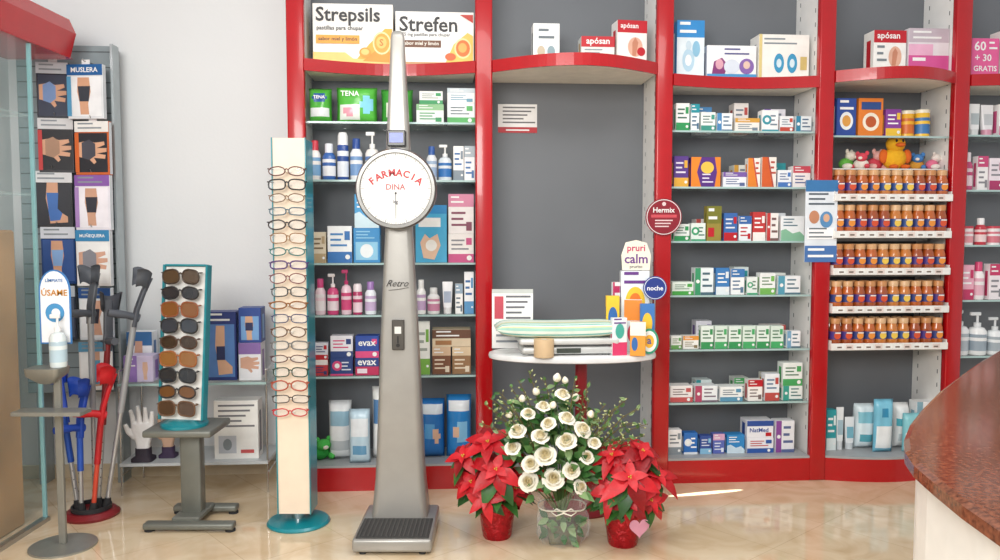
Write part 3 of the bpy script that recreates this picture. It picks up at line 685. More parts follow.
fc.text('DINA',0,y0-.0012,zc+.008,.08,M('#a84048',.4)); 
fc.text('kg',0,y0-.0012,zc-.055,.02,P('#66666a'))
fc.build('dial_face',dial)
nd=MB(); nd.add([(-.0015,y0-.003,zc-.02),(.0015,y0-.003,zc-.02),(.001,y0-.003,zc-.125),(-.001,y0-.003,zc-.125)],[(0,1,2,3)],P('#3a3a3e')); nd.disc(0,y0-.004,zc-.018,.005,P('#3a3a3e')); nd.build('needle',dial)
zd0,zd1=zS(147,YS),zS(131,YS)
MB().box(-.038,.038,-.035,.01,zd0,zd1,M('#1d1e22',.25),ch=.004).build('display_bezel',root)
dsp=MB(); dsp.add([(-.028,-.0357,zd0+.016),(.028,-.0357,zd0+.016),(.028,-.0357,zd1-.012),(-.028,-.0357,zd1-.012)],[(0,1,2,3)],M('#2f46b8',.2,emit=.4)); dsp.build('display_screen',root)
zr=zS(283); cs=MB(); cs.text('Retro',0.002,-.018,zr,.09,P('#22201f'),shear=.5,off=-.002); cs.tube([(-.04,-.0182,zr-.03),(0,-.0182,zr-.026),(.045,-.0182,zr-.018)],.001,P('#22201f'),4); cs.build('script_lettering',root)
z0,z1=zS(349),zS(319)
c=MB(); c.box(-.026,.026,-.032,-.012,z0,z1,M('#5d5a56',.3,.6),ch=.003); c.box(-.014,.014,-.0335,-.032,z0+.07,z0+.1,M('#d8d8d4',.3)); c.box(-.003,.003,-.035,-.0335,z0+.03,z0+.06,M('#18181a')); c.disc(0,-.034,z0+.02,.008,M('#18181a')); c.build('coin_plate',root)
# ================================================================= EYEWEAR TOWER
YT=3.42
xt,_=WF.hit(291.5,330,YT)
ztop=WF.hit(291,138,YT)[1]
root=thing('eyewear_tower','tall cream and turquoise revolving display tower of reading glasses','display stand',(xt,YT,0))
mTQ=M('#128490',.3,coat=.3); mCR=M('#eedcc6',.5,noise=.03)
MB().lathe([(0,0),(.135,0),(.138,.006),(.13,.016),(.05,.026),(0,.026)],mTQ,40,c=(0,.07,0)).build('round_base',root)
MB().lathe([(.03,.024),(.03,.07)],mCHROME,16,c=(0,.07,0)).build('pivot',root)
HW=.073
MB().box(-HW,HW,.0035,.125,.062,ztop-.004,mTQ,ch=.002).build('column_case',root)
MB().box(-HW+.005,HW-.005,0,.003,.064,ztop,mCR).build('front_panel',root)
for s in (-1,1): MB().box(min(s*HW,s*(HW-.0045)),max(s*HW,s*(HW-.0045)),-.006,.003,.062,ztop+.002,mTQ).build('edge_strip',root)
def rimpts(w,h,e,n=18):
    pts=[]
    for k in range(n):
        t=2*PI*k/n; c,s=math.cos(t),math.sin(t)
        pts.append((w*math.copysign(abs(c)**e,c),h*math.copysign(abs(s)**e,s)))
    return pts
def glasses(name,label,cat,group,loc,rz,W,hl,fc_,lens,tl,e=.75,rt=.0018,tc_=None):
    root=thing(name,label,cat,loc,rz,group)
    mF=M(fc_,.3,coat=.2,noise=.0); lw=W*.215
    fr=MB()
    for s in (-1,1):
        cx=s*W*.255
        fr.tube([(cx+x,0,z-(.08*hl if x*s>0 else 0)) for x,z in rimpts(lw,hl,e)],rt,mF,6,closed=True)
    fr.tube([(-W*.045,0,hl*.3),(0,-.002,hl*.5),(W*.045,0,hl*.3)],rt*1.1,mF,6)
    fr.build('frame',root)
    for s in (-1,1):
        cx=s*W*.255
        MB().add([(cx+x*.97,0.0005,z*.97) for x,z in rimpts(lw,hl,e)],[tuple(range(18))],lens).build('lens',root)
        MB().tube([(s*W*.465,0,hl*.5),(s*W*.5,.003,hl*.5),(s*W*.49,tl*.6,hl*.5),(s*W*.40,tl,hl*.45)],rt*.9,M(tc_ or fc_,.3,noise=0),6).build('temple',root)
    return root
clear=M('#dfe6ea',.05,alpha=.25,noise=0)
ys=[171+13.4*k for k in range(19)]
gcol=[('#5a2a22','reddish brown'),('#1b1a1c','black'),('#6a4a2a','tan'),('#3a5a6a','slate blue'),('#2a2020','dark brown'),('#8a6030','honey'),('#2a6a66','teal'),('#4a2a6a','violet'),('#6a1a22','burgundy'),('#24282c','charcoal'),('#84501c','amber'),('#1f2a5a','navy'),('#5a3a20','brown'),('#6a6a68','silver'),('#4a1616','maroon'),('#1c3a28','dark green'),('#a84a30','coral'),('#2a1e1c','espresso'),('#c01a28','bright red')]
mrest=M('#f4efe4',.4)
for i,y in enumerate(ys):
    z=WF.hit(291,y,YT-.035)[1]
    glasses('eyeglasses',f"{gcol[i][1]} framed clear eyeglasses, {ORD[i]} pair from top of the cream tower",'eyeglasses','reading glasses on the cream tower',(xt+.003*math.sin(i*3),YT-.038,z),.03*math.sin(i*5),.16+.006*math.sin(i*2),.0185+.003*math.sin(i*1.7),gcol[i][0],clear,.03,e=.65 if i%2 else .95,rt=[.0026,.0032,.0022][i%3])
    MB().box(-.012,.012,-.03,0,z-.004,z-.001,mrest).build('nose_rest',root)
# ================================================================= STOOL + SUNGLASSES DISPLAY
YQ=3.50
xq,_=WF.hit(193,480,YQ)
zq=WF.hit(190,424,YQ)[1]
root=thing('pedestal_stand','grey metal pedestal stand with H shaped foot under sunglasses','stand',(xq,YQ,0))
mG=M('#74766f',.4,.3)
MB().box(-.165,.13,-.13,.13,zq-.03,zq,mG,ch=.008,seg=2).build('top_plate',root)
MB().box(-.045,.045,-.03,.03,.05,zq-.03,mG,ch=.006,seg=2).build('column',root)
ft=MB(); ft.box(-.06,.06,-.10,.1,.03,.055,mG,ch=.006); ft.box(-.17,.22,-.14,-.085,.012,.04,mG,ch=.008,seg=2); ft.box(-.13,.16,.085,.14,.012,.04,mG,ch=.008,seg=2); ft.build('foot',root)
for sx,sy in ((-.15,-.11),(.2,-.11),(-.11,.11),(.14,.11)): MB().lathe([(0,0),(.022,0),(.022,.01),(.015,.013)],M(BLK,.7),14,c=(sx,sy,0)).build('rubber_foot',root)
xd,_=WF.hit(181,350,YQ-.03); 
zd=zq
tl=math.radians(6); RZ=math.radians(-9)
root=thing('sunglasses_display','white and turquoise countertop display board of sunglasses','display stand',(xd,YQ-.05,zd+.0005),RZ)
MB().lathe([(0,0),(.1,0),(.1,.012),(.06,.03),(0,.03)],mTQ,32,c=(0,.03,0)).build('base',root)
hd=WF.hit(184,266,YQ)[1]-zd
tilt=Matrix.Rotation(-tl,4,'X')
b_=MB(); b_.M=tilt; b_.box(-.096,.096,.0,.016,.03,hd,M('#f6f5f0',.4),ch=.002); b_.build('board',root)
for q in ((.0965,.106,.03,hd+.008),(-.106,-.0965,.03,hd+.008),(-.096,.096,hd+.0005,hd+.01)):
    b_=MB(); b_.M=tilt; b_.box(q[0],q[1],-.012,.03,q[2],q[3],mTQ,ch=.002); b_.build('trim',root)
scol=[('#3a2c20','#4a3826','dark brown'),('#1e1e20','#20222a','black'),('#8a4a24','#7a4a20','tortoiseshell'),('#1d1d1d','#2c3440','glossy black'),('#4a3020','#33241a','brown black'),('#9a5a2a','#8a5c2c','light tortoiseshell'),('#222428','#1e242c','charcoal'),('#26262a','#6a4422','black with brown lenses'),('#6a4a30','#4a3424','smoky brown')]
Rz=Matrix.Rotation(RZ,4,'Z')
for i in range(9):
    zz=(hd-.045)-i*(hd-.13)/8
    p=tilt@Vector((0,-.042,zz)); p=Rz@p
    loc=Vector((xd,YQ-.05,zd))+p
    glasses('sunglasses',f"{scol[i][2]} sunglasses, {ORD[i]} pair from top of the white display board",'sunglasses','sunglasses on the display board',loc,RZ,.182,[.031,.027,.032][i%3],scol[i][0],M(scol[i][1],.06,coat=.7,noise=0),.034,e=[.75,.9,.6][i%3],rt=.0034)
    nr=MB(); nr.M=tilt; nr.box(-.01,.01,-.036,0,zz-.006,zz-.002,mrest); nr.build('nose_rest',root)
# ================================================================= LOW GLASS RACK
zr1=shz(190,382,.03); zr2=shz(190,461,.03)
ul,_=SF.hit(120,400,.03); ur,_=SF.hit(268,400,.03)
root=thing('glass_shelf_rack','low wire rack with glass shelves left of the cream tower','rack',SF.w(ul,0,0),SF.a)
wr=ur-ul
MB().box(0,wr,.0,.31,zr1-.01,zr1,mGLASS).box(0,wr,-.003,-.0005,zr1-.011,zr1+.001,mGEDGE).build('glass_shelf',root)
MB().box(0,wr,.0,.31,zr2-.014,zr2,M('#c4c9cb',.3)).build('bottom_shelf',root)
for x in (.004,wr-.004):
    fr=MB()
    for y in (.012,.3): fr.tube([(x,y,0),(x,y,zr1+.06)],.005,mCHROME,8)
    fr.tube([(x,.012,zr1+.06),(x,.3,zr1+.06)],.005,mCHROME,8); fr.tube([(x,.012,.1),(x,.3,.1)],.004,mCHROME,8); fr.build('wire_side',root)
HANDP=[(.08,.34),(.4,.3),(.55,.2),(.62,.24),(.55,.32),(.88,.3),(.9,.37),(.64,.4),(.93,.43),(.93,.5),(.64,.5),(.88,.56),(.86,.62),(.58,.6),(.42,.64),(.08,.6)]
LEGP=[(.34,.8),(.62,.8),(.62,.52),(.58,.32),(.86,.2),(.86,.1),(.4,.08),(.36,.3),(.3,.52)]
KNEEP=[(.3,.76),(.62,.76),(.66,.5),(.58,.28),(.6,.08),(.36,.08),(.34,.3),(.28,.5)]
TORSOP=[(.3,.76),(.7,.76),(.74,.6),(.64,.42),(.72,.1),(.3,.1),(.38,.42),(.26,.6)]
carton(SF,123,153,356,zr1,.05,'#d8cce8',[('r',0,.0,.45,1,'#9a7ac0'),('p',[(.5+p*.5,q) for p,q in KNEEP],'#e0b8a0'),('l',.08,.4,.6,.85,3,WH)],'lilac boxed support garment on the left of glass rack',d=.1)
carton(SF,126,152,332,zr1,.17,'#eef0f4',[('r',0,.7,1,1,'#3a70a8'),('p',LEGP,'#d8a890')],'white and blue boxed support behind the lilac box',d=.08)
_,z=carton(SF,205,236,312,zr1,.06,'#2c3c7c',[('r',.06,.05,.94,.82,'#5a86c4'),('p',LEGP,'#e0b090'),('r',.34,.3,.62,.5,'#28305c'),('l',.1,.8,.87,.95,2,WH)],'tall navy boxed support beside the sunglasses display',d=.1)
_,z2=carton(SF,238,261,343,zr1,.05,'#f0f0f4',[('r',0,.7,1,1,'#8a6aaa'),('p',HANDP,'#d8a890')],'short white and purple boxed support right of navy boxes',d=.1)
carton(SF,238,261,308,z2,.05,'#2c4a94',[('r',.1,.08,.9,.76,'#7aaade'),('p',KNEEP,'#e0b090'),('r',.3,.35,.64,.58,'#28305c')],'blue boxed support stacked on the white and purple one',d=.1)
carton(SF,160,182,330,zr1,.1,'#e4e8ee',[('r',0,.6,1,1,'#3a5a98'),('e',.5,.3,.3,.2,'#d8a890')],'white and blue boxed support behind the sunglasses display',d=.1)
carton(SF,213,258,401,zr2,.05,'#f7f6f2',[('l',.1,.92,.55,.9,5,'#7a7a80'),('r',.1,.1,.5,.4,'#c8ccd4'),('e',.3,.25,.1,.1,'#8a949a'),('r',.6,.1,.9,.16,'#d05a5a')],'white carton with printed lines on the bottom shelf of the rack',d=.1)
def hand(px,v,label,c,cw,sc):
    u,_=SF.hit(px,430,v)
    root=thing('display_hand',label,'display hand',SF.w(u,v,zr2+.0005),SF.a)
    root.scale=(sc,sc,sc)
    mb=MB(); m_=M(c,.7,bump=.3)
    mb.loft([rr(.026,.02,.015,.03),rr(.024,.018,.013,.06),rr(.03,.016,.012,.085),rr(.041,.015,.011,.12),rr(.042,.013,.01,.145)],m_)
    for x,L_,a in ((-.033,.062,-.12),(-.011,.078,-.03),(.011,.072,.05),(.032,.055,.14)):
        p=Vector((x,0,.138)); mb.tube([p,p+Vector((a*L_*.5,-.004,L_*.5)),p+Vector((a*L_,-.014,L_))],[.0105,.0095,.007],m_,8)
    mb.tube([(-.03,0,.09),(-.052,-.008,.115),(-.062,-.014,.145)],[.013,.011,.008],m_,8)
    o=mb.build('hand',root); rm=o.modifiers.new('r','REMESH'); rm.mode='VOXEL'; rm.voxel_size=.003; rm.use_smooth_shade=True
    MB().loft([rr(.04,.035,.015,0),rr(.04,.035,.015,.012),rr(.029,.023,.018,.02),rr(.028,.022,.016,.05)],M(cw,.7)).build('cuff',root)
hand(143,.06,'white gloved display hand on the rack bottom shelf','#f2f0ee','#2c2430',1.28)
hand(168,.12,'skin coloured display hand behind the white gloved hand','#caa58c','#3a2a48',1.05)
# ================================================================= PEGBOARD
VP=.2
u0,_=SF.hit(22,230,VP); u1,_=SF.hit(119,230,VP); z1=SF.hit(110,46,VP)[1]; z0=SF.hit(110,392,VP)[1]
root=thing('pegboard_panel','grey slotted wall panel for hanging support garments','panel',SF.w(u0,VP,0),SF.a)
mPB=M('#8a969a',.5,noise=.04); pb=MB(); wp=u1-u0
pb.box(0,wp,0,.02,z0,z1,mPB,ch=.002)
z=z0+.05
while z<z1-.03:
    pb.box(.005,wp-.005,-.001,-.0001,z,z+.006,M('#5b6366',.6)); z+=.075
pb.build('slotted_board',root)
MB().box(wp+.0005,wp+.012,-.05,.03,z0-.02,z1+.0,M('#a8b1b4',.35,.4)).build('side_profile',root)
for x in (.03,wp-.05): MB().box(x,x+.03,.021,.12,0,z1,M('#9aa3a6',.4,.4)).build('support_rail',root)
def pk(shape,skin,bg,sup,hdr,word=None,bar=None):
    a=[('r',.05,.05,.95,.78,bg),('p',shape,skin)]
    if shape is HANDP: a.append(('p',[(.2,.32),(.42,.28),(.6,.36),(.6,.58),(.42,.66),(.2,.6)],sup))
    elif shape is LEGP: a.append(('p',[(.32,.62),(.63,.62),(.6,.34),(.72,.26),(.66,.14),(.4,.12),(.36,.3)],sup))
    else: a.append(('p',[(.3,.6),(.65,.6),(.6,.32),(.34,.32)],sup))
    a.append(('r',0,.8,1,1,hdr)); 
    a.append(('t',word,.5,.9,.75,WH,.14) if word else ('l',.1,.8,.86,.94,2,'#8a9298'))
    if bar: a.append(('r',0,.05,.12,.78,bar))
    return a
packs=[
 (36,69,62,119,'#1f2430',pk(HANDP,'#d8a484','#343c50','#7a98c8','#c8ced4'),'dark pack picturing a blue gloved hand'),
 (65,105,64,119,'#e6e9ec',pk(KNEEP,'#d8a484','#f0f2f4','#3a3e48','#1f5f9c','MUSLERA','#5aa0c8'),'white pack with blue header and knee picture'),
 (38,74,118,173,'#2a2a30',pk(HANDP,'#dca888','#1c1c22','#b08a70','#d8dadc',None,'#c83a3a'),'black pack picturing a bare forearm'),
 (73,111,121,175,'#c8602c',pk(HANDP,'#dca888','#26262c','#4a4a54','#eceae6',None,'#d8682c'),'orange and black wrist support pack'),
 (34,73,171,228,'#1e2026',pk(LEGP,'#d8a484','#2a2c34','#3f70b8','#dcdee0'),'black pack picturing a blue ankle support'),
 (73,112,175,230,'#ece8f0',pk(KNEEP,'#cfa086','#f2eef4','#34343e','#8a5aaa',None,'#b08ac8'),'white pack with purple header and leg picture'),
 (41,76,227,284,'#1f4278',pk(KNEEP,'#d8a484','#2a5090','#8ab0e0','#d8dce4'),'navy pack behind the hand sanitiser sign'),
 (74,112,230,286,'#f2f0ee',pk(HANDP,'#d8a890','#f4f4f2','#8a8a92','#3a88b8','MUÑEQUERA'),'white wrist support pack with blue header'),
 (43,76,286,340,'#3a4250',pk(TORSOP,'#c89a80','#4a5468','#2a2e38','#b8c0c8'),'grey blue pack at lower left of the panel'),
 (77,113,288,340,'#e2e8ec',pk(TORSOP,'#d8a890','#eef0f2','#34343e','#28508a'),'white and navy pack behind the crutches'),
 (79,113,342,390,'#f0eeea',pk(LEGP,'#cfa086','#f2f2f0','#5a98b8','#5a98b8'),'white pack on the lowest hook of the panel')]
for i,(a,b2,t,bt,base,art,lab) in enumerate(packs):
    v=VP-.07-(.04 if i%2 else 0)
    ua,zt_=SF.hit(a,t,v); ub,zb_=SF.hit(b2,bt,v); w=ub-ua; h=zt_-zb_
    m_=MB(); m_.box(-w/2,w/2,0,.03,0,h,M(base,.18,coat=.4),ch=.002); m_.box(-.02,.02,.012,.014,h,h+.025,P('#e8e8e8')); m_.art(art,w,h)
    m_.add([(w/2+.0005,.003,.004),(w/2+.0005,.027,.004),(w/2+.0005,.027,h-.004),(w/2+.0005,.003,h-.004)],[(0,1,2,3)],P('#c8ccd0' if i%2 else '#4a5060'))
    o=m_.build('support_pack',loc=SF.w((ua+ub)/2,v,zb_),rz=SF.a+(-.14 if i%2 else .1)); tag(o,lab,'pack')
    hk=MB(); L_=VP-v; hk.tube([(0,L_*.98-.003,h+.016),(0,-.005,h+.016),(0,-.012,h+.026)],.0022,mSTEEL,6); hk.build('hook',o)
# ================================================================= LEFT: fascia, glass
XG=-2.03
root=thing('window_display_case','glass side display case under a red fascia at left edge','display case',(XG,3.0,0))
zf0,zf1=2.115,2.29
fa=MB(); fa.loft([[(0,y,zf0),(.012,y,zf0-.01),(-.3,y,zf0-.01),(-.3,y,zf1),(.0,y,zf1),(.03,y,(zf0+zf1)/2+.02)] for y in (-.6,.84)],mRED,smooth=False); o=fa.build('fascia',root); fixnormals(o)
MB().box(-.008,0,-.4,.5,.02,zf0-.012,M('#8cc8c8',.03,alpha=.08,noise=0),ch=.001).build('glass_pane',root)
MB().box(-.012,.004,.5005,.512,.02,zf0-.012,M('#8fc0c4',.2,alpha=.85)).build('pane_edge',root)
MB().box(-.02,.012,-.4,.515,0,.0195,mSTEEL).build('bottom_rail',root)
for k in range(2): MB().box(-.3,-.012,.0,.5,1.45+k*.34,1.458+k*.34,mGLASS).build('glass_shelf',root)
MB().box(-.3,-.07,-.4,.47,0,1.3,M('#c09468',.5,noise=.2,nscale=3),ch=.01).build('tan_reflection_panel',root)  # added tan board, its colour stands in for the warm reflection in the glass
# ================================================================= SANITISER STAND
YH=3.22; xh,_=WF.hit(61,480,YH)
zh=lambda py:WF.hit(61,py,YH)[1]
root=thing('sanitiser_stand','slim metal hand sanitiser stand with tray and blue sign','stand',(xh,YH,0))
mSt=M('#96968f',.35,.5)
MB().lathe([(0,0),(.128,0),(.128,.008),(.02,.014),(0,.014)],mSt,36).build('base',root)
MB().box(-.014,.014,-.01,.01,.013,zh(374),mSt,ch=.003).build('pole',root)
MB().box(-.135,.14,-.1,-.0105,zh(411),zh(407),mSt,ch=.001).build('tray',root)
z0=zh(375); MB().loft([rr(.025,.02,.01,z0-.03,-.03,-.02),rr(.068,.05,.02,z0+.005,-.03,-.02),rr(.072,.054,.02,z0+.035,-.03,-.02)],mSt).build('bottle_holder',root)
zsn0,zsn1=zh(345),zh(270)
xx0,xx1=WF.hit(34,300,YH)[0]-xh,WF.hit(66,300,YH)[0]-xh
cx=(xx0+xx1)/2; sw=(xx1-xx0); shh=zsn1-zsn0
s_=MB(); s_.M=Matrix.Translation((cx,.035,zsn0))
poly=[(-sw/2,0),(sw/2,0),(sw/2,shh*.72)]+[(sw/2*math.cos(a),shh*.72+shh*.28*math.sin(a)) for a in [PI*k/12 for k in range(1,12)]]+[(-sw/2,shh*.72)]
s_.prismy(poly,0,.004,P('#3f7fc0'),P('#3f7fc0'))
s_.prismy([(x*.9,.006+z*.96) for x,z in poly],-.0012,-.0002,P('#f2f6fa'))
s_.M=Matrix.Translation((cx,.033,zsn0))
s_.text('LÍMPIATE',0,-.001,shh*.86,sw*.55,P('#3a78b8')); s_.text('ÚSAME',0,-.001,shh*.7,sw*.82,P('#c8862a')); s_.disc(0,-.001,shh*.42,sw*.3,P('#4a96cc')); s_.disc(.004,-.0014,shh*.42,sw*.14,P('#e9f0f4'))
s_.build('sign',root)
MB().box(cx-.006,cx+.006,.04,.045,zh(375),zsn0+.05,mSt).build('sign_bracket',root)
o,_=bottle(WF,44,61,315,z0+.036,YH-.045,'#dfe9ea','#f0f0f0','#b8d0dc','pump','clear pump bottle of gel in the sanitiser stand holder')
# ================================================================= CRUTCHES
YC=3.58; xc,_=WF.hit(92,520,YC)
root=thing('crutch_stand','round red and black floor base holding the crutches','stand',(xc,YC,0))
MB().lathe([(0,0),(.115,0),(.12,.012),(.1,.03),(.0,.03)],M('#7c1820',.4),32).build('base',root)
MB().lathe([(.085,.03),(.085,.05),(.077,.05),(.077,.031)],M(BLK,.5),24).build('collar',root)
def crutch(dx,dy,tx,ty,rz,cs,ch_,cc,H,label,csh='#c0c2c4'):
    ztip=.031
    root=thing('forearm_crutch',label,'crutch',(xc+dx,YC+dy,ztip),0)
    root.rotation_mode='QUATERNION'
    d=Vector((math.sin(tx),math.sin(ty),1)).normalized()
    root.rotation_quaternion=(Vector((0,0,1)).rotation_difference(d))@Matrix.Rotation(rz,3,'Z').to_quaternion()
    MB().lathe([(0,0),(.017,0),(.019,.012),(.013,.045)],M('#2a2a2c',.8),14).build('rubber_tip',root)
    hz=H-.22
    sh=MB(); sh.tube([(0,0,.04),(0,0,hz*.6)],.0105,M(csh,.3,.7 if csh=='#c0c2c4' else .1),10); sh.tube([(0,0,hz*.5),(0,0,hz)],.014,M(cs,.3,.2),10)
    for k in range(6): sh.disc(0,-.0109,.1+k*.04,.0025,M(BLK))
    sh.build('shaft',root)
    hd_=MB(); hd_.tube([(0,.018,hz),(0,-.03,hz+.01),(0,-.07,hz+.012),(0,-.115,hz+.014)],[.02,.016,.019,.016],M(ch_,.5),12); hd_.build('handle',root)
    up=MB(); up.loft([[(x,y+q[1],z_) for x,y,z_ in rr(.02,.01,.007,q[0])] for q in ((hz-.04,0),(hz+.04,.004),(hz+.12,.02),(hz+.19,.04))],M(ch_,.4)); up.build('upper_arm',root)
    cf=MB(); n=18; vs=[];fs=[]
    for lv,(zz,rr_) in enumerate(((hz+.14,.039),(hz+.18,.043),(hz+.22,.048))):
        for k in range(n):
            a=PI/2+math.radians(-125+250*k/(n-1))
            for q in (rr_,rr_-.004): vs.append((q*math.cos(a),-.002+q*math.sin(a),zz+.012*math.cos(a*2)))
    for lv in range(2):
        for k in range(n-1):
            for q in (0,1):
                A=(lv*n+k)*2+q; B=A+2; fs.append((A,B,B+2*n,A+2*n))
    for lv in (0,2):
        for k in range(n-1):
            A=(lv*n+k)*2; fs.append((A,A+1,A+3,A+2))
    cf.add(vs,fs,M(cc,.5),True)
    cf.build('cuff',root)
crutch(-.055,-.01,-.13,.02,.5,'#2450a8','#1c48b8','#1c48b8',.66,'short bright blue forearm crutch leaning left in the stand')
crutch(-.02,-.05,.0,.02,-.5,'#2f5cc0','#1f4ab0','#1f4ab0',.6,'short blue forearm crutch at the centre front of the stand')
crutch(.03,-.045,.1,.03,-.9,'#c02a30','#c0141f','#c0141f',.66,'red forearm crutch leaning right in the stand','#d8503a')
crutch(-.01,.055,-.01,.03,-.3,'#a8aaac','#54585f','#54585f',1.1,'silver crutch with dark grey cuff, standing nearly upright')
crutch(.058,.02,.16,.04,-.9,'#a8aaac','#4c5058','#54585f',1.1,'silver crutch with dark cuff leaning furthest right')
crutch(.02,.02,.065,.05,.7,'#8a2a2c','#4a4d54','#4a4d54',.98,'crutch with dark red shaft behind the others')
# ================================================================= TABLE
YB=3.70; xb,_=WF.hit(572,360,YB); ztb=.735
root=thing('round_table','small white oval pedestal table in front of the grey panel','table',(xb,YB,0))
MB().lathe([(0,ztb-.03),(.355,ztb-.03),(.365,ztb-.026),(.368,ztb-.015),(.365,ztb-.004),(.355,ztb),(0,ztb)],M('#eeeeee',.25),64,sx=1.06,sy=.5).build('tabletop',root)
MB().lathe([(.028,.03),(.028,ztb-.03)],M('#8c1c24',.3),20,c=(.045,.02,0)).build('column',root)
MB().lathe([(0,0),(.17,0),(.175,.01),(.04,.03),(0,.03)],M('#8c1c24',.3),36,c=(.045,.0,0)).build('base',root)
ZT=ztb+.0006
Y0=3.66; x0,_=WF.hit(566,345,Y0)
root=thing('baby_scale','silver grey baby weighing scale lying on the oval table','scale',(x0,Y0,ZT),math.radians(5))
MB().box(-.215,.215,-.1,.1,.008,.04,M('#c9cbc9',.35,.2),ch=.01,seg=2).build('body',root)
MB().box(-.19,.19,-.085,.09,.0405,.05,M('#5e5f60',.4),ch=.003).build('neck',root)
MB().box(-.225,.225,-.105,.11,.0505,.078,M('#d6d7d5',.35,.1),ch=.009,seg=2).build('weighing_tray',root)
d=MB(); d.box(-.06,.05,-.1035,-.1002,.014,.036,M('#3d4440',.2)); d.build('display',root)
for sx,sy in ((-.17,-.05),(.17,-.05),(-.17,.06),(.17,.06)): MB().lathe([(0,0),(.015,0),(.015,.01)],M(BLK),12,c=(sx,sy,0)).build('foot',root)
x0,_=WF.hit(557,325,3.66)
sm=[M(c,.85,bump=.2) for c in ('#e3ecdf','#7cc0b6','#e3ecdf','#d6d6a8','#a4d2c4')]
cu=MB(); rings=[]
for k in range(23):
    t=k/22; x=-.285+.57*t; hh=.031*(1-abs(2*t-1)**7)**.5+.003; zz=.036+.008*abs(2*t-1)**2
    rings.append([(x,(.108*(1-.15*abs(2*t-1)**8))*math.copysign(abs(math.cos(a))**.45,math.cos(a)),max(zz+hh*math.copysign(abs(math.sin(a))**.6,math.sin(a)),.001)) for a in [2*PI*q/30 for q in range(30)]])
for k in range(22):
    for q in range(30):
        q2=(q+1)%30
        cu.add([rings[k][q],rings[k][q2],rings[k+1][q2],rings[k+1][q]],[(0,1,2,3)],sm[q%5],True)
for rg_ in (rings[0],rings[-1]): cu.add(rg_,[tuple(range(30))],sm[0])
o=cu.build('padded_mat',loc=(x0,3.665,ZT+.0755),rz=math.radians(4))
bm=bmesh.new(); bm.from_mesh(o.data); bmesh.ops.remove_doubles(bm,verts=bm.verts[:],dist=.0002); bmesh.ops.recalc_face_normals(bm,faces=bm.faces[:]); bm.to_mesh(o.data); bm.free()
tag(o,'striped pale green padded mat on the baby scale','mat')
x0,_=WF.hit(544,352,3.53)
tp=MB(); tp.lathe([(.018,0),(.044,0),(.045,.004),(.045,.076),(.044,.08),(.018,.08),(.018,0)],M('#d8ba92',.6),28); o=tp.build('tape_roll',loc=(x0,3.54,ZT)); tag(o,'beige roll standing at the front of the oval table','roll')
YCd=3.80; zt_=WF.hit(510,289,YCd)[1]; xa,xb2=WF.hit(492,300,YCd)[0],WF.hit(533,300,YCd)[0]; wc=xb2-xa; hc=zt_-ZT-.001
mb=MB(); mb.box(-wc/2,wc/2,0,.004,0,hc,P('#f8f6f4')); mb.art([('r',0,.93,1,1,'#c8ccc8'),('l',.34,.94,.5,.86,5,'#6a6a70'),('r',.06,.5,.28,.88,'#c84a5a'),('l',.1,.9,.1,.4,4,'#8a9098')],wc,hc)
mb.add([(-.02,.0042,hc*.8),(.02,.0042,hc*.8),(.02,.05,0),(-.02,.05,0)],[(0,1,2,3)],P('#dcdad8'))
o=mb.build('tabletop_card',loc=((xa+xb2)/2,YCd,ZT)); tag(o,'white printed card standing on the left of the table','card')
carton(WF,621,650,271,ZT,3.78,'#ecf4f8',[('r',0,0,1,.3,'#2f6ab0'),('e',.5,.6,.35,.2,'#f2c83a'),('e',.5,.62,.2,.1,'#e87a2a'),('r',.1,.05,.9,.2,'#f08a3a'),('l',.1,.9,.84,.95,2,'#6a3a8a')],'white and blue product stand box below the cream sign',d=.05)
x0,z0=WF.hit(636,271,3.79); 
s_=MB()
zz1=WF.hit(636,240,3.79)[1]; zz0=WF.hit(636,271,3.79)[1]+.004; h_=zz1-zz0
s_.prismy([(-.065,0),(.065,0),(.07,h_*.5),(.05,h_*.9),(0,h_),(-.05,h_*.92),(-.07,h_*.5)],0,.006,P('#f4ecda'))
s_.text('pruri',0,-.0008,h_*.7,.085,P('#c83a6a')); s_.text('calm',0,-.0008,h_*.38,.11,P('#6a3a8a')); s_.text('prurito',0,-.0008,h_*.1,.06,P('#6a6a70'))
o=s_.build('counter_sign',loc=(x0,3.79,zz0)); tag(o,'cream shaped sign with purple lettering above the table','sign')
carton(WF,606,620,296,ZT,3.74,'#f4ca3a',[('e',.5,.6,.35,.2,'#2f6ab0'),('r',.1,.1,.9,.3,'#f8f4e6')],'yellow and blue carton beside the striped mat',d=.035)
carton(WF,624,642,300,ZT,3.70,'#e4f0f6',[('r',0,.6,1,1,'#e88a2a'),('e',.5,.35,.3,.18,'#d83a5a')],'small orange and white carton at right of the table',d=.04,rot=-.2)
carton(WF,612,632,282,ZT,3.83,'#f0f6fa',[('r',0,.7,1,1,'#c83a6a'),('e',.5,.4,.3,.15,'#4aa8d0'),('l',.1,.8,.78,.94,2,WH)],'white and magenta leaflet box behind the yellow carton',d=.02,rot=.25)
carton(WF,640,655,304,ZT,3.66,'#3a78c0',[('e',.5,.6,.35,.22,'#f6c83a'),('r',0,0,1,.25,'#f4f4f0')],'blue and yellow small carton below the dark blue badge',d=.03,rot=-.1)
carton(WF,612,628,318,ZT,3.58,'#e8f0f4',[('r',0,0,1,.35,'#d83a6a'),('e',.5,.65,.3,.2,'#4ab0a0'),('l',.1,.9,.85,.95,2,'#6a3a8a')],'low white and pink carton in front of the yellow carton',d=.03,rot=.2)
carton(WF,630,646,322,ZT,3.56,'#f0a03a',[('r',0,.6,1,1,'#f8f4e6'),('e',.3,.35,.2,.2,'#2f6ab0')],'low orange and white carton near the green oval tag',d=.025,rot=-.15)
x0,z0=WF.hit(655,288,3.76)
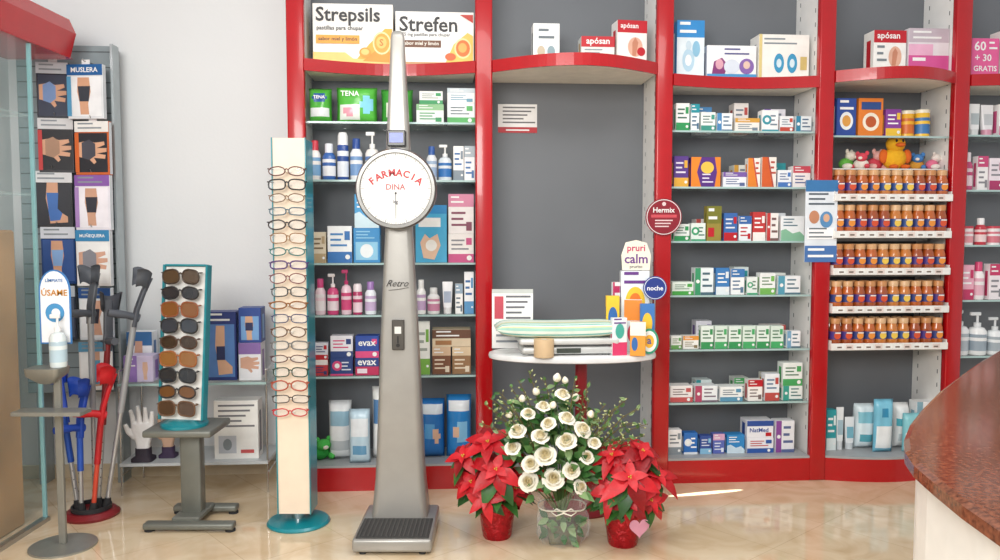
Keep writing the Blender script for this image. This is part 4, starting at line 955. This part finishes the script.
s_=MB(); s_.M=Matrix.Rotation(PI/2,4,'X'); s_.lathe([(0,-.003),(.056,-.003),(.056,.003),(0,.003)],P('#22398a'),28); s_.M=Matrix()
s_.disc(0,-.0036,0,.052,P('#e6ecf6'),28); s_.disc(0,-.0042,0,.049,P('#22398a'),28); s_.text('noche',0,-.0049,0,.075,P('#f4f6fa')); s_.tube([(0,.003,-.052),(0,.003,-(z0-ZT))],.004,mSTEEL,8)
o=s_.build('round_display_sign',loc=(x0,3.76,z0)); tag(o,'round dark blue sign on a stem at table right','sign')
x0,z0=WF.hit(654,334,3.6)
s_=MB(); s_.M=Matrix.Rotation(PI/2,4,'X')@Matrix.Scale(1.35,4,(0,1,0)); s_.lathe([(0,-.003),(.043,-.003),(.043,.003),(0,.003)],P('#2f9a7a'),28); s_.M=Matrix()
s_.disc(0,-.0045,0,.034,P('#f0f8f4'),28,.048); s_.disc(0,-.005,0.0,.022,P('#f2b83a'),20,.03); s_.text('a',0,-.0056,0,.02,P('#2f4fa0'))
o=s_.build('oval_tag',loc=(x0-.02,3.61,ZT+.06)); tag(o,'green oval tag standing at the right edge of the table','tag')
# ================================================================= PLANTS
def leaf(mb,base,d,up,L_,w,m,curl=.25,fold=.25):
    d=d.normalized(); s=d.cross(up)
    if s.length<1e-3: s=Vector((1,0,0))
    s.normalize(); n=s.cross(d).normalized()
    prof=[(0,.08),(.18,.6),(.42,1),(.68,.75),(.88,.32),(1,.02)]
    vs=[]
    for t,ww in prof:
        c=base+d*L_*t-n*(curl*L_*t*t)
        vs+= [c-s*w*ww+n*fold*w*ww, c, c+s*w*ww+n*fold*w*ww]
    fs=[]
    for i in range(5):
        fs+=[(i*3,i*3+1,i*3+4,i*3+3),(i*3+1,i*3+2,i*3+5,i*3+4)]
    mb.add(vs,fs,m,True)
mBR=[M('#b00a18',.45,noise=.15,nscale=30,bump=.2),M('#8e0612',.45,noise=.15,nscale=30,bump=.2),M('#c81824',.45,noise=.12,nscale=30,bump=.2)]
mLF=[M('#24501f',.4,noise=.15,nscale=30),M('#376a2c',.4,noise=.15,nscale=30)]
def rdir(rng,up=.0):
    while 1:
        v=Vector((rng.uniform(-1,1),rng.uniform(-1,1),rng.uniform(-1,1)))
        if .1<v.length<1 and v.normalized().z>up: return v.normalized()
def poinsettia(px,Y,heads,label,seed):
    rng=random.Random(seed); x,_=WF.hit(px,500,Y)
    root=thing('potted_poinsettia',label,'plant',(x,Y,0))
    pt=MB(); foil=M('#a81420',.15,.5,noise=.2,nscale=40,bump=.8,bscale=40)
    pt.lathe([(0,0),(.058,0),(.062,.01),(.072,.08),(.082,.13)],foil,28)
    rg=[]
    for j,(r,z) in enumerate(((.082,.13),(.093,.15),(.102,.16))):
        rg.append([(r*(1+.1*j*math.sin(7*a))*math.cos(a),r*(1+.1*j*math.sin(7*a))*math.sin(a),z+.01*j*math.cos(5*a)) for a in [2*PI*k/36 for k in range(36)]])
    pt.loft(rg,foil,cap=False); pt.build('foil_pot',root)
    MB().lathe([(0,.125),(.075,.125)],M('#3a281c',.9),20).build('soil',root)
    st=MB(); lf=MB()
    for hx,hy,dep,sc in heads:
        X,z=WF.hit(hx,hy,Y-dep); p=Vector((X-x,-dep,z))
        st.tube([Vector((0,0,.12)),Vector((p.x*.35,p.y*.3,(z+.12)/2)),p],.0035,mLF[0],5)
        d2=(p-Vector((0,.08,.2))).normalized(); d2=(d2+Vector((rng.uniform(-.25,.25),-.3,.45))).normalized()
        s=d2.cross(Vector((0,0,1))); s.normalize(); q=s.cross(d2)
        a0=rng.uniform(0,6); fh=MB()
        for k in range(6):
            a=a0+2*PI*k/6+rng.uniform(-.25,.25); dd_=(s*math.cos(a)+q*math.sin(a)+d2*rng.uniform(.0,.45))
            leaf(fh,p,dd_,d2,rng.uniform(.085,.13)*sc,.031*sc*rng.uniform(.8,1.1),rng.choice(mBR),rng.uniform(.3,.75),.3)
        for k in range(4):
            a=a0+.5+2*PI*k/4+rng.uniform(-.3,.3); dd_=(s*math.cos(a)+q*math.sin(a)+d2*.55)
            leaf(fh,p+d2*.008,dd_,d2,rng.uniform(.045,.065)*sc,.018*sc,mBR[2],.35)
        for k in range(3):
            a=2*PI*k/3; fh.ell(p+d2*.012+(s*math.cos(a)+q*math.sin(a))*.005,(.0035,.0035,.0035),M('#c8b03a',.5),6,4)
        fh.build('flower_head',root)
        for k in range(5):
            a=rng.uniform(0,6.28); dd_=(s*math.cos(a)+q*math.sin(a)-d2*.05)
            leaf(lf,p-d2*.02,dd_,d2,rng.uniform(.1,.135)*sc,.03*sc,rng.choice(mLF),.35)
    for k in range(12):
        a=2*PI*k/12; leaf(lf,Vector((.03*math.cos(a),.03*math.sin(a),.17+.03*(k%2))),Vector((math.cos(a),math.sin(a),.25)),Vector((0,0,1)),.13,.034,rng.choice(mLF),.55)
    st.build('stems',root); lf.build('leaves',root)
    return root
poinsettia(497,3.33,[(472,482,.06,1),(464,457,.05,.85),(488,443,.05,1.05),(514,447,.0,.75),(496,470,.12,1.15),(515,488,.06,.85),(486,497,.12,.8)],'red poinsettia in red foil pot left of the white roses',3)
rp_=poinsettia(623,3.25,[(612,456,.04,.95),(642,452,.04,1.05),(657,476,.03,.95),(630,478,.12,1.15),(610,490,.09,.85),(650,500,.07,.85),(630,502,.11,.8)],'red poinsettia in red pot right of the white roses',8)
h_=MB(); pts=[]
for k in range(28):
    t=2*PI*k/28; pts.append((.0024*16*math.sin(t)**3*1.1,.0024*(13*math.cos(t)-5*math.cos(2*t)-2*math.cos(3*t)-math.cos(4*t))*1.1))
h_.prismy(pts[::-1],0,.003,M('#cf8fa4',.5)); o=h_.build('heart_pick',rp_,loc=(.045,-.14,.12),rz=.2); o['label']='pink heart shaped pick'; fixnormals(o)
# bouquet
YR=3.27; xr,_=WF.hit(562,500,YR)
root=thing('rose_bouquet','white rose arrangement in clear cellophane between two poinsettias','flowers',(xr,YR,0))
rng=random.Random(5)
mR=[M('#f8f4e6',.6,noise=.03),M('#f2e9cf',.6,noise=.04),M('#e9dcb4',.6,noise=.04)]
def rose_mesh():
    mb=MB()
    # (petals, radius, height, base z, outward opening, scallop)
    for lay,(np_,r,hh,zb_,op) in enumerate(((2,.0055,.026,.010,-.2),(3,.0095,.030,.006,-.1),(4,.0145,.032,.002,.15),(5,.020,.030,.0,.45),(5,.0255,.024,-.003,1.0))):
        for k in range(np_):
            a0=2*PI*k/np_+lay*.9+.15*math.sin(k*5+lay); span=2*PI/np_*.68
            vs=[]; R_=8; C_=7
            for i in range(R_):
                t=i/(R_-1)
                for j in range(C_):
                    s=(j/(C_-1)-.5)*2; a=a0+s*span*(.45+.55*math.sin(min(t*1.4,1)*PI/2))
                    rad=r*(.25+.75*math.sin(min(t*1.35,1)*PI/2))*(1+.12*s)
                    if op>0: rad+=op*.012*max(0,t-.55)**1.5/.3
                    else: rad+=op*r*t
                    z=zb_+hh*(t-.2*t*s*s)-max(op,0)*.010*(max(0,t-.72)/.28)**2
                    vs.append((rad*math.cos(a),rad*math.sin(a),z))
            fs=[(i*C_+j,i*C_+j+1,(i+1)*C_+j+1,(i+1)*C_+j) for i in range(R_-1) for j in range(C_-1)]
            mb.add(vs,fs,mR[2 if lay<2 else 1 if lay<3 else 0],True)
    mb.lathe([(0,.029),(.003,.027),(.006,.018),(.014,.012),(.019,.006),(.012,-.002),(0,-.004)],mR[2],12)
    mb.lathe([(0,-.014),(.006,-.012),(.011,-.004),(.013,.004)],M('#4f7a3a',.5),8)
    return mb
def bud_mesh():
    mb=MB()
    for k in range(4):
        a0=2*PI*k/4; vs=[]
        for i in range(7):
            t=i/6
            for j in range(5):
                s=(j/4-.5)*2; a=a0+s*.95+t*.7; rad=.0115*math.sin(PI*min(.12+t*.86,1))*(1+.06*k)+.0015
                vs.append((rad*math.cos(a),rad*math.sin(a),.034*t))
        mb.add(vs,[(i*5+j,i*5+j+1,(i+1)*5+j+1,(i+1)*5+j) for i in range(6) for j in range(4)],mR[k%2],True)
    mb.lathe([(0,-.01),(.005,-.009),(.009,0),(.0115,.009)],M('#4f7a3a',.5),8)
    return mb
rp=[(518,433,1.0,0),(513,449,.9,0),(528,415,.8,0),(543,408,.8,0),(562,396,.85,0),(546,457,1.2,0),(531,465,1.0,0),(529,482,1.1,0),(553,480,1.2,0),(571,471,.95,0),(586,458,.85,0),(567,443,1.15,0),(581,431,1.05,0),(566,420,.95,0),(549,425,.85,0),(540,438,1.0,0),(594,444,.75,0),(579,487,.85,0),
 (538,395,1.1,1),(556,382,1.2,1),(574,401,1.1,1),(522,402,1.0,1),(590,418,1.1,1),(510,418,1.0,1),(566,384,1.0,1),(552,408,1.0,1)]
stm=MB(); lf=MB()
base=Vector((0,0,.1))
mLF2=[M('#2c5a26',.4,noise=.15),M('#41733a',.4,noise=.15),M('#5f8a4c',.5,noise=.15),M('#83a06c',.5,noise=.15)]
pro={}
for i,(px,py,sc,kd) in enumerate(rp):
    r2=((px-553)/62)**2+((py-450)/66)**2
    Y=YR-.14*math.sqrt(max(0,1-r2))+.02
    x,z=WF.hit(px,py,Y); p=Vector((x-xr,Y-YR,z))
    d=(p-Vector((-.02,.1,.25))).normalized()
    d=(d*.9+Vector((rng.uniform(-.45,.45),-.35 if not kd else -.1,rng.uniform(.25,.8)))).normalized()
    if kd not in pro: pro[kd]=(rose_mesh() if kd==0 else bud_mesh()).build(['rose','rose_bud'][kd],root); o=pro[kd]
    else: o=pro[kd].copy(); COL.objects.link(o)
    o.location=p; o.rotation_mode='QUATERNION'; o.rotation_quaternion=d.to_track_quat('Z','Y')@Matrix.Rotation(i*1.3,3,'Z').to_quaternion(); o.scale=(sc*1.0,)*3
    stm.tube([base,(base+p)*.5+Vector((0,.03,0)),p-d*.012*sc],.0025,M('#4f7038',.6),5)
    for k in range(7):
        leaf(lf,p-d*.015-d*.012*k,rdir(rng,-.5)+Vector((0,-.1,0)),d,rng.uniform(.045,.07),.016,rng.choice(mLF2),.2)
for k in range(170):
    d=rdir(rng,-.45); q=rng.uniform(.5,1.15); p=Vector((-.02+d.x*.19*q,d.y*.1*q+.01,.31+d.z*.19*q))
    leaf(lf,p,d+Vector((0,0,.2)),Vector((0,-1,.3)),rng.uniform(.05,.085),.016,rng.choice(mLF2),.2)
tw=MB(); mTw=M('#6e6236',.7); mBd=M('#b4ba84',.7)
for px,py in ((503,402),(518,380),(495,416),(528,370),(575,378),(600,420),(615,408),(634,422),(622,438),(608,426),(638,408),(590,400),(506,425),(645,436),(499,392),(588,386),(510,386),(606,404),(545,378),(484,404),(490,398),(628,398),(648,424),(640,446),(482,424)):
    Y=YR-.07+rng.uniform(-.05,.06); x,z=WF.hit(px,py,Y); e=Vector((x-xr,Y-YR,z)); s=Vector((e.x*.2,0,.25)); m_=(s+e)*.5+Vector((0,0,.05))
    pts=[s,(s+m_)*.5,m_,(m_+e)*.5+Vector((0,0,.015)),e]
    tw.tube(pts,[.0028,.0026,.0022,.0018,.0012],mTw,5)
    for q in range(16):
        t=.4+.038*q; a=s.lerp(m_,min(t*2,1)) if t<.5 else m_.lerp(e,(t-.5)*2)
        b2=a+rdir(rng,0)*rng.uniform(.012,.032); tw.tube([a,b2],.001,mTw,4)
        if q%3==0: leaf(lf,a,b2-a,Vector((0,-1,.2)),.03,.007,rng.choice(mLF2),.1)
        else: tw.tube([b2,b2+(b2-a).normalized()*.009],[.004,.001],mBd,5)
stm.build('stems',root); lf.build('leaves',root)
tw.build('twigs',root)
mCel=M('#eef2f2',.06,alpha=.13,noise=0,bump=.9,bscale=30); rg=[]
for j,(r,z) in enumerate(((.085,.002),(.1,.03),(.105,.08),(.1,.13),(.09,.16),(.12,.2),(.15,.23))):
    rg.append([(r*(1+(.12 if j else .02)*math.sin(5*a+j)+.07*math.sin(11*a+2*j))*math.cos(a),.8*r*(1+.1*math.sin(6*a+j))*math.sin(a),z+(.02*math.sin(4*a) if j>4 else 0)) for a in [2*PI*k/44 for k in range(44)]])
cel=MB(); cel.loft(rg,mCel,cap=False,smooth=False)
cel.build('cellophane_wrap',root)
ip=MB(); ip.loft([rr(.055,.045,.01,.004),rr(.064,.052,.01,.085)],M('#5f5a3c',.8,noise=.3,nscale=40,bump=.5))
for k in range(30):
    a=rng.uniform(PI,2*PI); q=Vector((.06*math.cos(a),.05*math.sin(a),rng.uniform(.03,.12))); leaf(ip,q,Vector((math.cos(a)*.5,math.sin(a)*.5,rng.uniform(-.6,.8))),Vector((0,-1,.1)),.05,.014,rng.choice(mLF2),.2)
ip.build('foam_base',root)
rb=MB(); rb.tube([(.1*math.cos(a),.082*math.sin(a),.155+.004*math.sin(3*a)) for a in [2*PI*k/24 for k in range(24)]],.003,M('#e9e4d4',.5),6,closed=True)
for s in (-1,1): rb.tube([(0,-.086,.155),(s*.03,-.1,.175),(s*.05,-.1,.16),(s*.03,-.098,.145),(0,-.088,.152)],.003,M('#e9e4d4',.5),6)
rb.build('ribbon',root)
# ================================================================= COUNTER
ZC=.9
pp=[(1000,349),(980,361),(960,375),(940,390),(922,408),(910,423),(904,438),(905,450),(914,463),(934,480),(962,502),(1000,528)]
pl=[atz(a,b2,ZC) for a,b2 in pp]; pl=[(p.x,p.y) for p in pl]
first=(pl[0][0]+.35,pl[0][1]+.42); last=(pl[-1][0]-.03,pl[-1][1]-.35)
poly=[(2.9,first[1]),first]+pl+[last,(2.9,last[1])]
mGr=bpy.data.materials.new('brown_granite'); mGr.use_nodes=True; nt=mGr.node_tree; bs=nt.nodes['Principled BSDF']; bs.inputs['Roughness'].default_value=.12; bs.inputs['IOR'].default_value=1.4
tc=nt.nodes.new('ShaderNodeTexCoord'); n1=nt.nodes.new('ShaderNodeTexNoise'); n1.inputs['Scale'].default_value=110; n1.inputs['Detail'].default_value=7
cr=nt.nodes.new('ShaderNodeValToRGB'); cr.color_ramp.elements[0].position=.3; cr.color_ramp.elements[0].color=lin('#4e2c1e'); cr.color_ramp.elements[1].position=.72; cr.color_ramp.elements[1].color=lin('#92583e')
nt.links.new(tc.outputs['Object'],n1.inputs['Vector']); nt.links.new(n1.outputs['Fac'],cr.inputs['Fac']); nt.links.new(cr.outputs['Color'],bs.inputs['Base Color'])
root=thing('service_counter','white service counter with curved brown granite top at right','counter',(2.0,1.6,0))
poly=[(x-2.0,y-1.6) for x,y in poly]
ox,oy=.9,0
t=MB(); lip=[(x+(ox-x)*.005,y+(oy-y)*.005) for x,y in poly]
t.loft([[(x,y,ZC-.03) for x,y in lip],[(x,y,ZC-.025) for x,y in poly],[(x,y,ZC-.005) for x,y in poly],[(x,y,ZC) for x,y in lip]],mGr,smooth=False); o=t.build('granite_top',root); fixnormals(o)
def inset(f): return [(x+(ox-x)*f,y+(oy-y)*f) for x,y in poly]
t=MB(); t.prism(inset(.012),.08,ZC-.0305,M('#e6e4de',.4)); o=t.build('body',root); fixnormals(o)
t=MB(); t.prism(inset(.03),0,.0795,M('#5a5550',.5)); o=t.build('kickboard',root); fixnormals(o)
# ================================================================= LIGHT
w=bpy.data.worlds.new('World'); scn.world=w; w.use_nodes=True; bg=w.node_tree.nodes['Background']; bg.inputs[0].default_value=(.985,.985,.985,1); bg.inputs[1].default_value=.66
def area(loc,rot,sx,sy,e,c):
    l=bpy.data.lights.new('a','AREA'); l.shape='RECTANGLE'; l.size=sx; l.size_y=sy; l.energy=e; l.color=c
    o=bpy.data.objects.new('area_light',l); COL.objects.link(o); o.location=loc; o.rotation_euler=[math.radians(a) for a in rot]
area((-.9,-.8,2.4),(73,0,-9),2.0,1.2,122,(1,.975,.94))
area((.3,2.3,2.9),(0,0,0),2.2,.9,36,(1,.97,.93))
pS=atz(706,493,0)
l=bpy.data.lights.new('sunbeam','SPOT'); l.energy=1000; l.spot_size=2*math.atan(.21/2.6); l.spot_blend=.15; l.shadow_soft_size=.005; l.color=(1,.97,.9)
o=bpy.data.objects.new('sunbeam',l); COL.objects.link(o); o.location=(pS.x,pS.y,2.6); o.rotation_euler=(0,0,math.radians(14)); o.scale=(1,.1,1)
cam=bpy.data.cameras.new('cam'); cam.sensor_width=36; cam.lens=F/1000*36; cam.clip_start=.05
co=bpy.data.objects.new('camera',cam); COL.objects.link(co); co.location=CAM; co.rotation_euler=(PI/2-PIT,0,0); scn.camera=co
